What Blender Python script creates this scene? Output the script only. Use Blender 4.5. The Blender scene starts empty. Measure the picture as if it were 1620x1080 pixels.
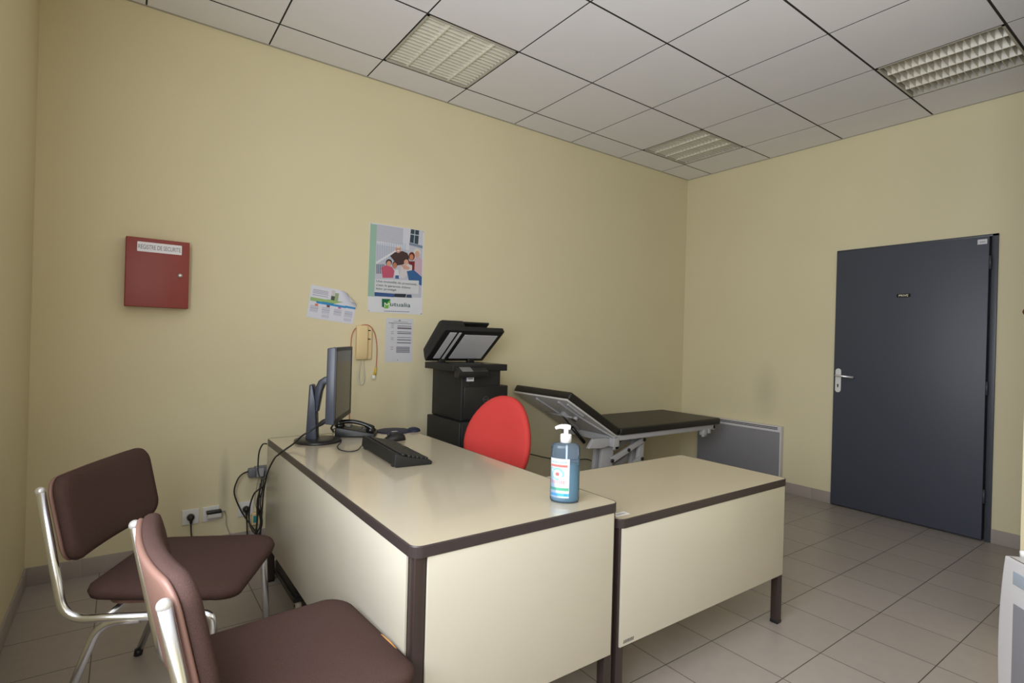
import bpy, bmesh, math, random
from mathutils import Vector, Matrix
random.seed(7)
PI = math.pi
scene = bpy.context.scene
COL = scene.collection

# ------------------------------------------------------------------ camera
cam_d = bpy.data.cameras.new('camera')
cam_d.sensor_width = 36.0
cam_d.lens = 36.0 * 848.56 / 1620.0
cam_d.clip_start = 0.02
cam = bpy.data.objects.new('camera', cam_d)
COL.objects.link(cam)
_yaw, _pit, _rol = 0.6269, -0.0004, 0.0277
_f = Vector((math.sin(_yaw) * math.cos(_pit), math.cos(_yaw) * math.cos(_pit), math.sin(_pit)))
_r0 = Vector((math.cos(_yaw), -math.sin(_yaw), 0))
_u0 = _r0.cross(_f)
_r = _r0 * math.cos(_rol) + _u0 * math.sin(_rol)
_u = -_r0 * math.sin(_rol) + _u0 * math.cos(_rol)
M = Matrix((_r, _u, -_f)).transposed().to_4x4()
M.translation = Vector((-4.688, -3.4521, 1.2465))
cam.matrix_world = M
scene.camera = cam

# ------------------------------------------------------------------ world, daylight, exposure
world = bpy.data.worlds.new('world')
scene.world = world
world.use_nodes = True
world.node_tree.nodes['Background'].inputs[0].default_value = (0.75, 0.85, 1.0, 1)
world.node_tree.nodes['Background'].inputs[1].default_value = 1.0
WIN_Y0, WIN_Y1, WIN_Z0, WIN_Z1 = -4.10, -2.00, 0.85, 2.45
ld = bpy.data.lights.new('window_daylight', 'AREA')
ld.shape = 'RECTANGLE'
ld.size = WIN_Z1 - WIN_Z0 - 0.1
ld.size_y = WIN_Y1 - WIN_Y0 - 0.1
ld.energy = 84
ld.color = (0.925, 0.958, 1.0)
lo = bpy.data.objects.new('window_daylight', ld)
COL.objects.link(lo)
lo.location = (-5.075, (WIN_Y0 + WIN_Y1) / 2, (WIN_Z0 + WIN_Z1) / 2)
lo.rotation_euler = (0, -PI / 2, 0)      # -Z of the lamp looks along +X into the room
scene.view_settings.view_transform = 'Standard'
scene.view_settings.look = 'None'
scene.view_settings.exposure = 0.26
scene.view_settings.gamma = 1.0
scene.view_settings.use_curve_mapping = False
scene.cycles.use_denoising = True
scene.cycles.max_bounces = 10
scene.cycles.diffuse_bounces = 7
scene.cycles.transmission_bounces = 10
scene.cycles.transparent_max_bounces = 12
scene.cycles.caustics_reflective = False
scene.cycles.caustics_refractive = False
scene.cycles.sample_clamp_indirect = 6


# ------------------------------------------------------------------ materials
def lin(c):
    c = c / 255.0
    return c / 12.92 if c <= 0.04045 else ((c + 0.055) / 1.055) ** 2.4


def rgb(r, g, b):
    return (lin(r), lin(g), lin(b))


def mat(name, col, rough=0.5, metal=0.0, noise=0.0, nscale=60, bump=0.0, bscale=200, spec=0.5,
        trans=0.0, ior=1.45, sheen=0.0, coat=0.0, alpha=1.0):
    m = bpy.data.materials.new(name)
    m.use_nodes = True
    nt = m.node_tree
    p = nt.nodes['Principled BSDF']
    p.inputs['Base Color'].default_value = (*col, 1)
    p.inputs['Roughness'].default_value = rough
    p.inputs['Metallic'].default_value = metal
    p.inputs['Specular IOR Level'].default_value = spec
    p.inputs['IOR'].default_value = ior
    p.inputs['Transmission Weight'].default_value = trans
    p.inputs['Sheen Weight'].default_value = sheen
    p.inputs['Coat Weight'].default_value = coat
    p.inputs['Alpha'].default_value = alpha
    tc = nt.nodes.new('ShaderNodeTexCoord')
    if noise > 0:
        n = nt.nodes.new('ShaderNodeTexNoise')
        n.inputs['Scale'].default_value = nscale
        n.inputs['Detail'].default_value = 4
        nt.links.new(tc.outputs['Object'], n.inputs['Vector'])
        mx = nt.nodes.new('ShaderNodeMix')
        mx.data_type = 'RGBA'
        mx.inputs[6].default_value = (*[c * (1 - noise) for c in col], 1)
        mx.inputs[7].default_value = (*[min(1, c * (1 + noise)) for c in col], 1)
        nt.links.new(n.outputs['Fac'], mx.inputs[0])
        nt.links.new(mx.outputs[2], p.inputs['Base Color'])
    if bump > 0:
        n2 = nt.nodes.new('ShaderNodeTexNoise')
        n2.inputs['Scale'].default_value = bscale
        n2.inputs['Detail'].default_value = 3
        nt.links.new(tc.outputs['Object'], n2.inputs['Vector'])
        b = nt.nodes.new('ShaderNodeBump')
        b.inputs['Strength'].default_value = bump
        b.inputs['Distance'].default_value = 0.002
        nt.links.new(n2.outputs['Fac'], b.inputs['Height'])
        nt.links.new(b.outputs['Normal'], p.inputs['Normal'])
    return m


def print_mat(name, rough=0.45, spec=0.4):
    """printed paper or plastic: ink colours come from the face colours of the mesh"""
    m = bpy.data.materials.new(name)
    m.use_nodes = True
    nt = m.node_tree
    p = nt.nodes['Principled BSDF']
    a = nt.nodes.new('ShaderNodeAttribute')
    a.attribute_name = 'ink'
    nt.links.new(a.outputs['Color'], p.inputs['Base Color'])
    p.inputs['Roughness'].default_value = rough
    p.inputs['Specular IOR Level'].default_value = spec
    return m


def wall_mat():
    """cream paint with faint unevenness and a few grey scuffs of their own shape"""
    m = bpy.data.materials.new('cream_wall_paint')
    m.use_nodes = True
    nt = m.node_tree
    N, L = nt.nodes, nt.links
    p = N['Principled BSDF']
    p.inputs['Roughness'].default_value = 0.75
    p.inputs['Specular IOR Level'].default_value = 0.25
    tc = N.new('ShaderNodeTexCoord')
    base = (0.710, 0.648, 0.448)
    n = N.new('ShaderNodeTexNoise')
    n.inputs['Scale'].default_value = 1.7
    n.inputs['Detail'].default_value = 5
    L.new(tc.outputs['Object'], n.inputs['Vector'])
    mx = N.new('ShaderNodeMix')
    mx.data_type = 'RGBA'
    mx.inputs[6].default_value = (base[0] * .965, base[1] * .96, base[2] * .94, 1)
    mx.inputs[7].default_value = (base[0] * 1.03, base[1] * 1.03, base[2] * 1.04, 1)
    L.new(n.outputs['Fac'], mx.inputs[0])
    prev = mx.outputs[2]
    # scuffs: (centre, size)
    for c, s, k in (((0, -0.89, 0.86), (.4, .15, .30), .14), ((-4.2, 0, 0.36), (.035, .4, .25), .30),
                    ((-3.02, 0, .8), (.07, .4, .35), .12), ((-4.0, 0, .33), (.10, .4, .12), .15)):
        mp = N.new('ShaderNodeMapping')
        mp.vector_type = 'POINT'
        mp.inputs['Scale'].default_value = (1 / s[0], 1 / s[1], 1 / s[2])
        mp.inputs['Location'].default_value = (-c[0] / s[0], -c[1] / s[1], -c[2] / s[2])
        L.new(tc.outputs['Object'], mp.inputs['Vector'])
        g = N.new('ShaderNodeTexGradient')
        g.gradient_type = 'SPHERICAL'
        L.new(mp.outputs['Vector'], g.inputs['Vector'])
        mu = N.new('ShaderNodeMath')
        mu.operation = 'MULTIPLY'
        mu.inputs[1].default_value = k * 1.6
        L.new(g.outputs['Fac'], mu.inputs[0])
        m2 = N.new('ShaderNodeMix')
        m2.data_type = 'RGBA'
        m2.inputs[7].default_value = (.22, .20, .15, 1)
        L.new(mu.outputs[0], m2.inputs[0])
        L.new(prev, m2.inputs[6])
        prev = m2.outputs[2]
    L.new(prev, p.inputs['Base Color'])
    n2 = N.new('ShaderNodeTexNoise')
    n2.inputs['Scale'].default_value = 220
    L.new(tc.outputs['Object'], n2.inputs['Vector'])
    b = N.new('ShaderNodeBump')
    b.inputs['Strength'].default_value = .12
    b.inputs['Distance'].default_value = .001
    L.new(n2.outputs['Fac'], b.inputs['Height'])
    L.new(b.outputs['Normal'], p.inputs['Normal'])
    return m


def tile_mat(s=0.3029, tx=-2.6403, ty=-2.1272):
    """grey-brown floor tiles with thin dark joints, procedural from object coordinates"""
    m = bpy.data.materials.new('grey_floor_tiles')
    m.use_nodes = True
    nt = m.node_tree
    N, L = nt.nodes, nt.links
    p = N['Principled BSDF']
    tc = N.new('ShaderNodeTexCoord')
    sp = N.new('ShaderNodeSeparateXYZ')
    L.new(tc.outputs['Object'], sp.inputs[0])

    def math_(op, a, b=None):
        n = N.new('ShaderNodeMath')
        n.operation = op
        for i, v in enumerate((a, b)):
            if v is None:
                continue
            if isinstance(v, (int, float)):
                n.inputs[i].default_value = v
            else:
                L.new(v, n.inputs[i])
        return n.outputs[0]
    joints, cells = [], []
    for ax, off in ((0, tx), (1, ty)):
        t = math_('DIVIDE', math_('SUBTRACT', sp.outputs[ax], off - 100 * s), s)
        fr = math_('FRACT', t)
        d = math_('MINIMUM', fr, math_('SUBTRACT', 1.0, fr))
        joints.append(math_('LESS_THAN', d, 0.0019 / s))
        cells.append(math_('FLOOR', t))
    j = math_('MAXIMUM', joints[0], joints[1])
    cb = N.new('ShaderNodeCombineXYZ')
    L.new(cells[0], cb.inputs[0])
    L.new(cells[1], cb.inputs[1])
    wn = N.new('ShaderNodeTexWhiteNoise')
    L.new(cb.outputs[0], wn.inputs['Vector'])
    nz = N.new('ShaderNodeTexNoise')
    nz.inputs['Scale'].default_value = 18
    nz.inputs['Detail'].default_value = 6
    L.new(tc.outputs['Object'], nz.inputs['Vector'])
    v = math_('ADD', math_('MULTIPLY', wn.outputs['Value'], .35), math_('MULTIPLY', nz.outputs['Fac'], .65))
    mx = N.new('ShaderNodeMix')
    mx.data_type = 'RGBA'
    mx.inputs[6].default_value = (0.325, 0.288, 0.268, 1)
    mx.inputs[7].default_value = (0.40, 0.358, 0.335, 1)
    L.new(v, mx.inputs[0])
    m2 = N.new('ShaderNodeMix')
    m2.data_type = 'RGBA'
    m2.inputs[7].default_value = (0.085, 0.075, 0.065, 1)
    L.new(j, m2.inputs[0])
    L.new(mx.outputs[2], m2.inputs[6])
    L.new(m2.outputs[2], p.inputs['Base Color'])
    p.inputs['Roughness'].default_value = 0.36
    p.inputs['Specular IOR Level'].default_value = 0.45
    b = N.new('ShaderNodeBump')
    b.inputs['Strength'].default_value = 0.5
    b.inputs['Distance'].default_value = 0.002
    L.new(math_('SUBTRACT', 1.0, j), b.inputs['Height'])
    L.new(b.outputs['Normal'], p.inputs['Normal'])
    return m


WALL = wall_mat()
FLOOR = tile_mat()
CEIL = mat('white_ceiling_tile', (0.82, 0.82, 0.88), .85, noise=.02, nscale=6, bump=.15, bscale=300, spec=.2)
DARKGAP = mat('dark_ceiling_gap', (0.02, 0.02, 0.02), .8)
TRIMW = mat('pale_edge_trim', (0.40, 0.39, 0.36), .5)
SKIRT = mat('skirting_tile', (0.36, 0.315, 0.29), .4, noise=.06, nscale=20)
GROUT = mat('skirting_grout', (0.45, 0.42, 0.39), .8)
LAM = mat('cream_laminate', (0.515, 0.455, 0.345), .17, noise=.015, nscale=12, spec=.75, coat=.35)
LAMP = mat('cream_laminate_panel', (0.575, 0.54, 0.455), .20, noise=.015, nscale=8, spec=.6)
EDGE = mat('brown_plastic_edge', (0.045, 0.034, 0.034), .35, noise=.1, nscale=40)
BROWNM = mat('brown_painted_steel', (0.040, 0.026, 0.024), .38)
FAB = mat('brown_woven_fabric', (0.078, 0.046, 0.041), .95, noise=.35, nscale=420, bump=.6, bscale=500, spec=.10)
SHELLM = mat('brown_plastic_shell', (0.25, 0.14, 0.115), .45)
CHROME = mat('chrome_tube', (0.88, 0.91, 0.97), .22, metal=1.0)
FOAM = mat('orange_foam', (0.55, 0.27, 0.08), .9)
RED = mat('red_woven_fabric', (0.60, 0.060, 0.055), .9, noise=.1, nscale=300, bump=.3, bscale=400, spec=.2)
BLACKP = mat('black_plastic', (0.014, 0.014, 0.015), .38)
BLACKM = mat('matt_black_plastic', (0.012, 0.012, 0.0125), .55, bump=.1, bscale=600)
BLACKG = mat('near_black_glossy', (0.008, 0.008, 0.009), .18)
MONB = mat('blue_black_plastic', (0.045, 0.052, 0.075), .35)
SCREEN = mat('dark_screen', (0.035, 0.033, 0.030), .22)
DKBLUE = mat('navy_gel', (0.012, 0.016, 0.045), .6)
VINYL = mat('black_vinyl', (0.020, 0.018, 0.016), .42, bump=.25, bscale=350)
GREYM = mat('grey_painted_steel', (0.47, 0.47, 0.49), .42)
GREYD = mat('underside_panel_grey', (0.60, 0.595, 0.58), .5, noise=.06, nscale=8)
RADF = mat('heater_grey_mesh', (0.235, 0.235, 0.26), .55, noise=.08, nscale=500)
RADW = mat('heater_white', (0.62, 0.61, 0.64), .4)
REDM = mat('red_painted_steel', (0.27, 0.043, 0.036), .45)
DOORM = mat('anthracite_paint', (0.055, 0.062, 0.086), .42, bump=.25, bscale=500)
DOORF = mat('anthracite_frame', (0.050, 0.056, 0.072), .4)
ALU = mat('brushed_aluminium', (0.78, 0.78, 0.80), .30, metal=.6)
WHITE = mat('white_plastic', (0.74, 0.74, 0.74), .35)
WHITEB = mat('bright_white_plastic', (0.86, 0.87, 0.90), .3)
IVORY = mat('ivory_plastic', (0.76, 0.60, 0.34), .4)
CABR = mat('salmon_cable', (0.52, 0.13, 0.085), .5)
YEL = mat('yellow_plug', (0.70, 0.48, 0.05), .4)
CABB = mat('black_cable', (0.018, 0.018, 0.019), .45)
CABG = mat('grey_cable', (0.20, 0.20, 0.19), .5)
PAPERC = print_mat('printed_paper', .5)
LABELC = print_mat('printed_label', .3)
LOUV = mat('cream_louvre', (0.76, 0.74, 0.66), .35, spec=.6)
LOUVI = mat('fixture_interior', (0.50, 0.485, 0.43), .45)
TUBEM = mat('unlit_tube', (0.80, 0.80, 0.78), .25)
GLASSP = mat('platen_white', (0.62, 0.62, 0.66), .4)
LCDG = mat('grey_display', (0.17, 0.175, 0.175), .25)
def clear_mat(name, tint, body, k, gloss):
    """thin clear plastic or gel: see-through tint mixed with a scattering body and a gloss coat"""
    m = bpy.data.materials.new(name)
    m.use_nodes = True
    N, L = m.node_tree.nodes, m.node_tree.links
    out = N['Material Output']
    N.remove(N['Principled BSDF'])
    tr = N.new('ShaderNodeBsdfTransparent'); tr.inputs[0].default_value = (*tint, 1)
    tl = N.new('ShaderNodeBsdfTranslucent'); tl.inputs[0].default_value = (*body, 1)
    df = N.new('ShaderNodeBsdfDiffuse'); df.inputs[0].default_value = (*body, 1)
    gl = N.new('ShaderNodeBsdfGlossy'); gl.inputs['Roughness'].default_value = .08
    m0 = N.new('ShaderNodeMixShader'); L.new(tl.outputs[0], m0.inputs[1]); L.new(df.outputs[0], m0.inputs[2])
    m1 = N.new('ShaderNodeMixShader'); m1.inputs[0].default_value = k
    L.new(tr.outputs[0], m1.inputs[1]); L.new(m0.outputs[0], m1.inputs[2])
    fr = N.new('ShaderNodeFresnel'); fr.inputs[0].default_value = 1.4
    mu = N.new('ShaderNodeMath'); mu.operation = 'MULTIPLY'; mu.inputs[1].default_value = gloss
    L.new(fr.outputs[0], mu.inputs[0])
    m2 = N.new('ShaderNodeMixShader'); L.new(mu.outputs[0], m2.inputs[0])
    L.new(m1.outputs[0], m2.inputs[1]); L.new(gl.outputs[0], m2.inputs[2])
    L.new(m2.outputs[0], out.inputs[0])
    return m


BOTTLE = clear_mat('clear_blue_plastic', (.86, .93, 1.0), (.44, .66, 1.0), .15, 1.0)
LIQ = clear_mat('pale_blue_gel', (.62, .87, 1.0), (.50, .84, 1.0), .52, .5)
WOODB = mat('dark_red_wood', (0.10, 0.022, 0.015), .4)
ORANGEW = mat('orange_wood', (0.55, 0.20, 0.06), .4)
CREAMW = mat('caster_cream', (0.52, 0.47, 0.38), .5)
WINF = mat('white_window_frame', (0.75, 0.75, 0.75), .4)


# ------------------------------------------------------------------ mesh builder
def world_of(o):
    m = o.matrix_basis.copy()
    while o.parent:
        o = o.parent
        m = o.matrix_basis @ m
    return m


class B:
    def __init__(s):
        s.bm = bmesh.new()
        s.ink = s.bm.faces.layers.float_color.new('ink')
        s.smooth = []

    def _mark(s, faces, mi, col=None, sm=False):
        for f in faces:
            f.material_index = mi
            f.smooth = sm
            f[s.ink] = (*(col or (1, 1, 1)), 1)

    def box(s, x0, x1, y0, y1, z0, z1, mi=0, bev=0.0, rot=None, col=None, seg=2):
        n0 = set(s.bm.faces)
        r = bmesh.ops.create_cube(s.bm, size=1)
        vs = r['verts']
        for v in vs:
            v.co = Vector(((x0 + x1) / 2 + v.co.x * (x1 - x0), (y0 + y1) / 2 + v.co.y * (y1 - y0),
                           (z0 + z1) / 2 + v.co.z * (z1 - z0)))
        if bev > 0:
            es = list({e for v in vs for e in v.link_edges})
            bmesh.ops.bevel(s.bm, geom=es, offset=bev, segments=seg, affect='EDGES', profile=0.6)
        new = [f for f in s.bm.faces if f not in n0]
        if rot is not None:
            for v in {v for f in new for v in f.verts}:
                v.co = rot @ v.co
        s._mark(new, mi, col, bev > 0)
        return new

    def prism(s, pts, axis, a, b, mi=0, bev=0.0, col=None, xf=None, smooth=False, seg=2):
        """polygon pts (2D) extruded along axis (0,1,2) from a to b"""
        n0 = set(s.bm.faces)

        def mk(p, t):
            c = [0, 0, 0]
            o = [i for i in range(3) if i != axis]
            c[axis] = t
            c[o[0]], c[o[1]] = p
            return s.bm.verts.new(c)
        A = [mk(p, a) for p in pts]
        Bv = [mk(p, b) for p in pts]
        s.bm.faces.new(A[::-1])
        s.bm.faces.new(Bv)
        n = len(pts)
        for i in range(n):
            s.bm.faces.new((A[i], A[(i + 1) % n], Bv[(i + 1) % n], Bv[i]))
        new = [f for f in s.bm.faces if f not in n0]
        bmesh.ops.recalc_face_normals(s.bm, faces=new)
        if bev > 0:
            es = list({e for f in new for e in f.edges if len(e.link_faces) == 2 and e.calc_face_angle(0) > .5})
            bmesh.ops.bevel(s.bm, geom=es, offset=bev, segments=seg, affect='EDGES', profile=0.6)
            new = [f for f in s.bm.faces if f not in n0]
        if xf is not None:
            for v in {v for f in new for v in f.verts}:
                v.co = xf @ v.co
        s._mark(new, mi, col, smooth or bev > 0)
        return new

    def tube(s, path, r, seg=10, mi=0, closed=False, cap=True, flat=1.0):
        P = [Vector(p) for p in path]
        n = len(P)
        R = r if isinstance(r, (list, tuple)) else [r] * n
        rings = []
        T = []
        for i in range(n):
            a = P[i - 1] if (i > 0 or closed) else P[i]
            b = P[(i + 1) % n] if (i < n - 1 or closed) else P[i]
            T.append((b - a).normalized())
        up = Vector((0, 0, 1)) if abs(T[0].z) < .9 else Vector((1, 0, 0))
        nrm = (up - T[0] * up.dot(T[0])).normalized()
        for i in range(n):
            nrm = (nrm - T[i] * nrm.dot(T[i])).normalized()
            bn = T[i].cross(nrm)
            rings.append([s.bm.verts.new(P[i] + nrm * math.cos(2 * PI * k / seg) * R[i] * flat + bn * math.sin(2 * PI * k / seg) * R[i])
                          for k in range(seg)])
        fs = []
        m = n if closed else n - 1
        for i in range(m):
            A, C = rings[i], rings[(i + 1) % n]
            for k in range(seg):
                fs.append(s.bm.faces.new((A[k], C[k], C[(k + 1) % seg], A[(k + 1) % seg])))
        if cap and not closed:
            fs.append(s.bm.faces.new(rings[0]))
            fs.append(s.bm.faces.new(rings[-1][::-1]))
        bmesh.ops.recalc_face_normals(s.bm, faces=fs)
        s._mark(fs, mi, None, True)
        return fs

    def lathe(s, prof, cen=(0, 0, 0), seg=32, mi=0, sx=1.0, sy=1.0, rot=None, smooth=True, col=None):
        cen = Vector(cen)
        rings = []
        for r, z in prof:
            rings.append([s.bm.verts.new((r * math.cos(2 * PI * k / seg) * sx, r * math.sin(2 * PI * k / seg) * sy, z)) for k in range(seg)])
        fs = []
        for i in range(len(prof) - 1):
            A, C = rings[i], rings[i + 1]
            for k in range(seg):
                fs.append(s.bm.faces.new((A[k], A[(k + 1) % seg], C[(k + 1) % seg], C[k])))
        fs.append(s.bm.faces.new(rings[0][::-1]))
        fs.append(s.bm.faces.new(rings[-1]))
        for v in {v for f in fs for v in f.verts}:
            c = v.co
            if rot is not None:
                c = rot @ c
            v.co = cen + c
        s._mark(fs, mi, col, smooth)
        return fs

    def cyl(s, a, b, r, seg=20, mi=0):
        return s.tube([a, b], r, seg, mi)

    def ball(s, c, r, mi=0, sc=(1, 1, 1)):
        n0 = set(s.bm.faces)
        bmesh.ops.create_uvsphere(s.bm, u_segments=20, v_segments=12, radius=1)
        new = [f for f in s.bm.faces if f not in n0]
        for v in {v for f in new for v in f.verts}:
            v.co = Vector(c) + Vector((v.co.x * r * sc[0], v.co.y * r * sc[1], v.co.z * r * sc[2]))
        s._mark(new, mi, None, True)

    def poly(s, pts3, mi=0, col=None):
        f = s.bm.faces.new([s.bm.verts.new(p) for p in pts3])
        s._mark([f], mi, col)
        return f

    def text(s, body, w, h, xf, mi=0, col=None, extr=0.0):
        """flat lettering fitted to w x h, centred at origin of xf (its XY plane)"""
        cu = bpy.data.curves.new('lettering', 'FONT')
        cu.body = body
        cu.extrude = 0
        to = bpy.data.objects.new('lettering', cu)
        COL.objects.link(to)
        dg = bpy.context.evaluated_depsgraph_get()
        me = bpy.data.meshes.new_from_object(to.evaluated_get(dg))
        bpy.data.objects.remove(to)
        if not me.vertices:
            return
        xs = [v.co.x for v in me.vertices]
        ys = [v.co.y for v in me.vertices]
        cx, cy = (min(xs) + max(xs)) / 2, (min(ys) + max(ys)) / 2
        kx = w / (max(xs) - min(xs))
        ky = h / max(1e-6, (max(ys) - min(ys))) if h else kx
        vs = [s.bm.verts.new(xf @ Vector(((v.co.x - cx) * kx, (v.co.y - cy) * ky, 0))) for v in me.vertices]
        fs = []
        for p in me.polygons:
            try:
                fs.append(s.bm.faces.new([vs[i] for i in p.vertices]))
            except ValueError:
                pass
        s._mark(fs, mi, col)
        bpy.data.meshes.remove(me)

    def build(s, name, mats, parent=None, local=False, bevel=0):
        if parent is not None and not local:
            s.bm.transform(world_of(parent).inverted())
        me = bpy.data.meshes.new(name)
        s.bm.to_mesh(me)
        s.bm.free()
        for m in (mats if isinstance(mats, (list, tuple)) else [mats]):
            me.materials.append(m)
        o = bpy.data.objects.new(name, me)
        COL.objects.link(o)
        o.parent = parent
        if bevel:
            md = o.modifiers.new('bevel', 'BEVEL')
            md.width = bevel
            md.segments = 2
            md.limit_method = 'ANGLE'
        return o


def thing(name, label, cat, loc=(0, 0, 0), rotz=0.0, group=None):
    o = bpy.data.objects.new(name, None)
    COL.objects.link(o)
    o.location = loc
    o.rotation_euler = (0, 0, rotz)
    o.empty_display_size = .05
    o['label'] = label
    o['category'] = cat
    if group:
        o['group'] = group
    bpy.context.view_layer.update()
    return o


def tag(o, label, cat, group=None):
    o['label'] = label
    o['category'] = cat
    if group:
        o['group'] = group
    return o


def struct(o):
    o['kind'] = 'structure'
    return o


def smooth_path(pts, n=8):
    """Catmull-Rom through the points"""
    P = [Vector(p) for p in pts]
    out = []
    for i in range(len(P) - 1):
        p0, p1, p2, p3 = P[max(i - 1, 0)], P[i], P[i + 1], P[min(i + 2, len(P) - 1)]
        for k in range(n):
            t = k / n
            out.append(0.5 * ((2 * p1) + (p2 - p0) * t + (2 * p0 - 5 * p1 + 4 * p2 - p3) * t * t + (-p0 + 3 * p1 - 3 * p2 + p3) * t ** 3))
    out.append(P[-1])
    return out


def arc_path(pts, rad, n=6):
    """polyline with rounded corners"""
    P = [Vector(p) for p in pts]
    out = [P[0]]
    for i in range(1, len(P) - 1):
        a, b, c = P[i - 1], P[i], P[i + 1]
        u, w = (a - b).normalized(), (c - b).normalized()
        r = min(rad, (a - b).length * .49, (c - b).length * .49)
        p, q = b + u * r, b + w * r
        for k in range(n + 1):
            t = k / n
            out.append((1 - t) ** 2 * p + 2 * t * (1 - t) * b + t * t * q)
    out.append(P[-1])
    return out


def rrect(w, h, r, n=6, cx=0, cy=0):
    pts = []
    for sx, sy, a0 in ((1, 1, 0), (-1, 1, 90), (-1, -1, 180), (1, -1, 270)):
        for k in range(n + 1):
            a = math.radians(a0 + 90 * k / n)
            pts.append((cx + sx * (w / 2 - r) + r * math.cos(a), cy + sy * (h / 2 - r) + r * math.sin(a)))
    return pts


# xf for things printed on the back wall (y = 0 plane, seen from -y): local x -> +X, local y -> +Z
def on_back(x, z, y=-0.001, rot=0):
    return Matrix.Translation((x, y, z)) @ Matrix.Rotation(PI / 2, 4, 'X') @ Matrix.Rotation(rot, 4, 'Z')


# for the right wall (x = 0 plane, seen from -x): local x -> -Y, local y -> +Z
def on_right(y, z, x=-0.001, rot=0):
    return Matrix.Translation((x, y, z)) @ Matrix.Rotation(-PI / 2, 4, 'Z') @ Matrix.Rotation(PI / 2, 4, 'X') @ Matrix.Rotation(rot, 4, 'Z')


# ------------------------------------------------------------------ room shell
RX0, RY0, H = -5.05, -4.6, 2.959
b = B(); b.box(RX0 - .1, .1, RY0 - .1, .1, -.1, 0); struct(b.build('floor', FLOOR))
b = B(); b.box(RX0 - .1, .1, 0, .1, 0, H + .2); struct(b.build('wall_back', WALL))
b = B()
DY0, DY1, DZ = -2.455, -1.462, 2.052
b.box(0, .1, DY1, .0, 0, H + .2)
b.box(0, .1, RY0, DY0, 0, H + .2)
b.box(0, .1, DY0, DY1, DZ, H + .2)
struct(b.build('wall_right', WALL))
b = B()
b.box(RX0 - .12, RX0, WIN_Y1, 0, 0, H + .2)
b.box(RX0 - .12, RX0, RY0, WIN_Y0, 0, H + .2)
b.box(RX0 - .12, RX0, WIN_Y0, WIN_Y1, 0, WIN_Z0)
b.box(RX0 - .12, RX0, WIN_Y0, WIN_Y1, WIN_Z1, H + .2)
struct(b.build('wall_left', WALL))
b = B(); b.box(RX0 - .1, .1, RY0 - .1, RY0, 0, H + .2); struct(b.build('wall_front', WALL))
b = B(); b.box(-1.5, -1.38, RY0, -2.872, 0, H); struct(b.build('wall_partition', WALL))

# window in the left wall, behind the camera
wn = struct(thing('window_1', 'white framed window in the left wall', 'window', (RX0 - .06, (WIN_Y0 + WIN_Y1) / 2, WIN_Z0)))
for k in ('label', 'category'):
    del wn[k]
b = B()
fx0, fx1 = RX0 - .02, RX0 + .005
t = .05
b.box(fx0, fx1, WIN_Y0, WIN_Y1, WIN_Z0, WIN_Z0 + t)
b.box(fx0, fx1, WIN_Y0, WIN_Y1, WIN_Z1 - t, WIN_Z1)
for y in (WIN_Y0, (WIN_Y0 + WIN_Y1) / 2 - t / 2, WIN_Y1 - t):
    b.box(fx0, fx1, y, y + t, WIN_Z0, WIN_Z1)
b.build('window_frame', WINF, wn)
b = B(); b.box(RX0 - .10, RX0 - .095, WIN_Y0, WIN_Y1, WIN_Z0, WIN_Z1)
b.build('glass_pane', mat('window_glass', (1, 1, 1), .02, trans=1.0, ior=1.1), wn)
# door
dr = struct(thing('door_1', 'x', 'x', (0, DY0, 0)))
for k in ('label', 'category'):
    del dr[k]
b = B()
b.box(-.012, .09, DY0, DY0 + .032, 0, DZ, bev=.002)
b.box(-.012, .09, DY1 - .012, DY1, 0, DZ, bev=.002)
b.box(-.012, .09, DY0, DY1, DZ - .016, DZ, bev=.002)
b.box(.03, .09, DY0 + .02, DY1 - .01, 0.0, DZ - .01)
b.build('door_frame', DOORF, dr)
b = B(); b.box(-.034, .026, -2.413, -1.470, .012, 2.034, bev=.002)
leaf = b.build('door_leaf', DOORM, dr)
leaf['label'] = 'anthracite grey door leaf'
for z in (.30, 1.02, 1.86):
    b = B(); b.cyl((-.030, -2.419, z - .045), (-.030, -2.419, z + .045), .007)
    b.build('hinge', DOORF, dr)
b = B()
b.prism(rrect(.042, .19, .0205, 6), 2, 0, .008, bev=.0015, xf=on_right(-1.507, 1.006, -.0345))
hd = b.build('handle_plate', WHITE, dr)
hd['label'] = 'pale metal handle plate'
b = B()
b.cyl((-.042, -1.507, 1.045), (-.078, -1.507, 1.045), .009)
b.tube(arc_path([(-.072, -1.500, 1.046), (-.078, -1.515, 1.046), (-.076, -1.63, 1.038)], .01), .0085, 12)
b.build('lever_handle', ALU, hd)
b = B(); b.prism([(-.004, -.011), (.004, -.011), (.004, .004), (.007, .008), (.004, .014), (-.004, .014), (-.007, .008), (-.004, .004)], 2, 0, .001, xf=on_right(-1.507, .962, -.0432))
b.build('keyhole', BLACKP, hd)
b = B()
b.prism(rrect(.088, .026, .009, 4), 2, 0, .002, xf=on_right(-1.9355, 1.664, -.0342), mi=0)
sg = b.build('sign_plate', BLACKG, dr)
sg['label'] = 'black PRIVE sign'
b = B(); b.text('PRIVE', .060, .015, on_right(-1.9355, 1.664, -.0366), col=(1, .93, .8))
b.build('lettering', LABELC, sg)
b = B(); b.box(-.0352, -.034, -2.402, -2.352, 1.985, 2.018, col=(.62, .62, .66))
b.box(-.0357, -.0352, -2.392, -2.364, 1.997, 2.003, col=(.30, .30, .32))
b.build('sticker', LABELC, dr)

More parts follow.
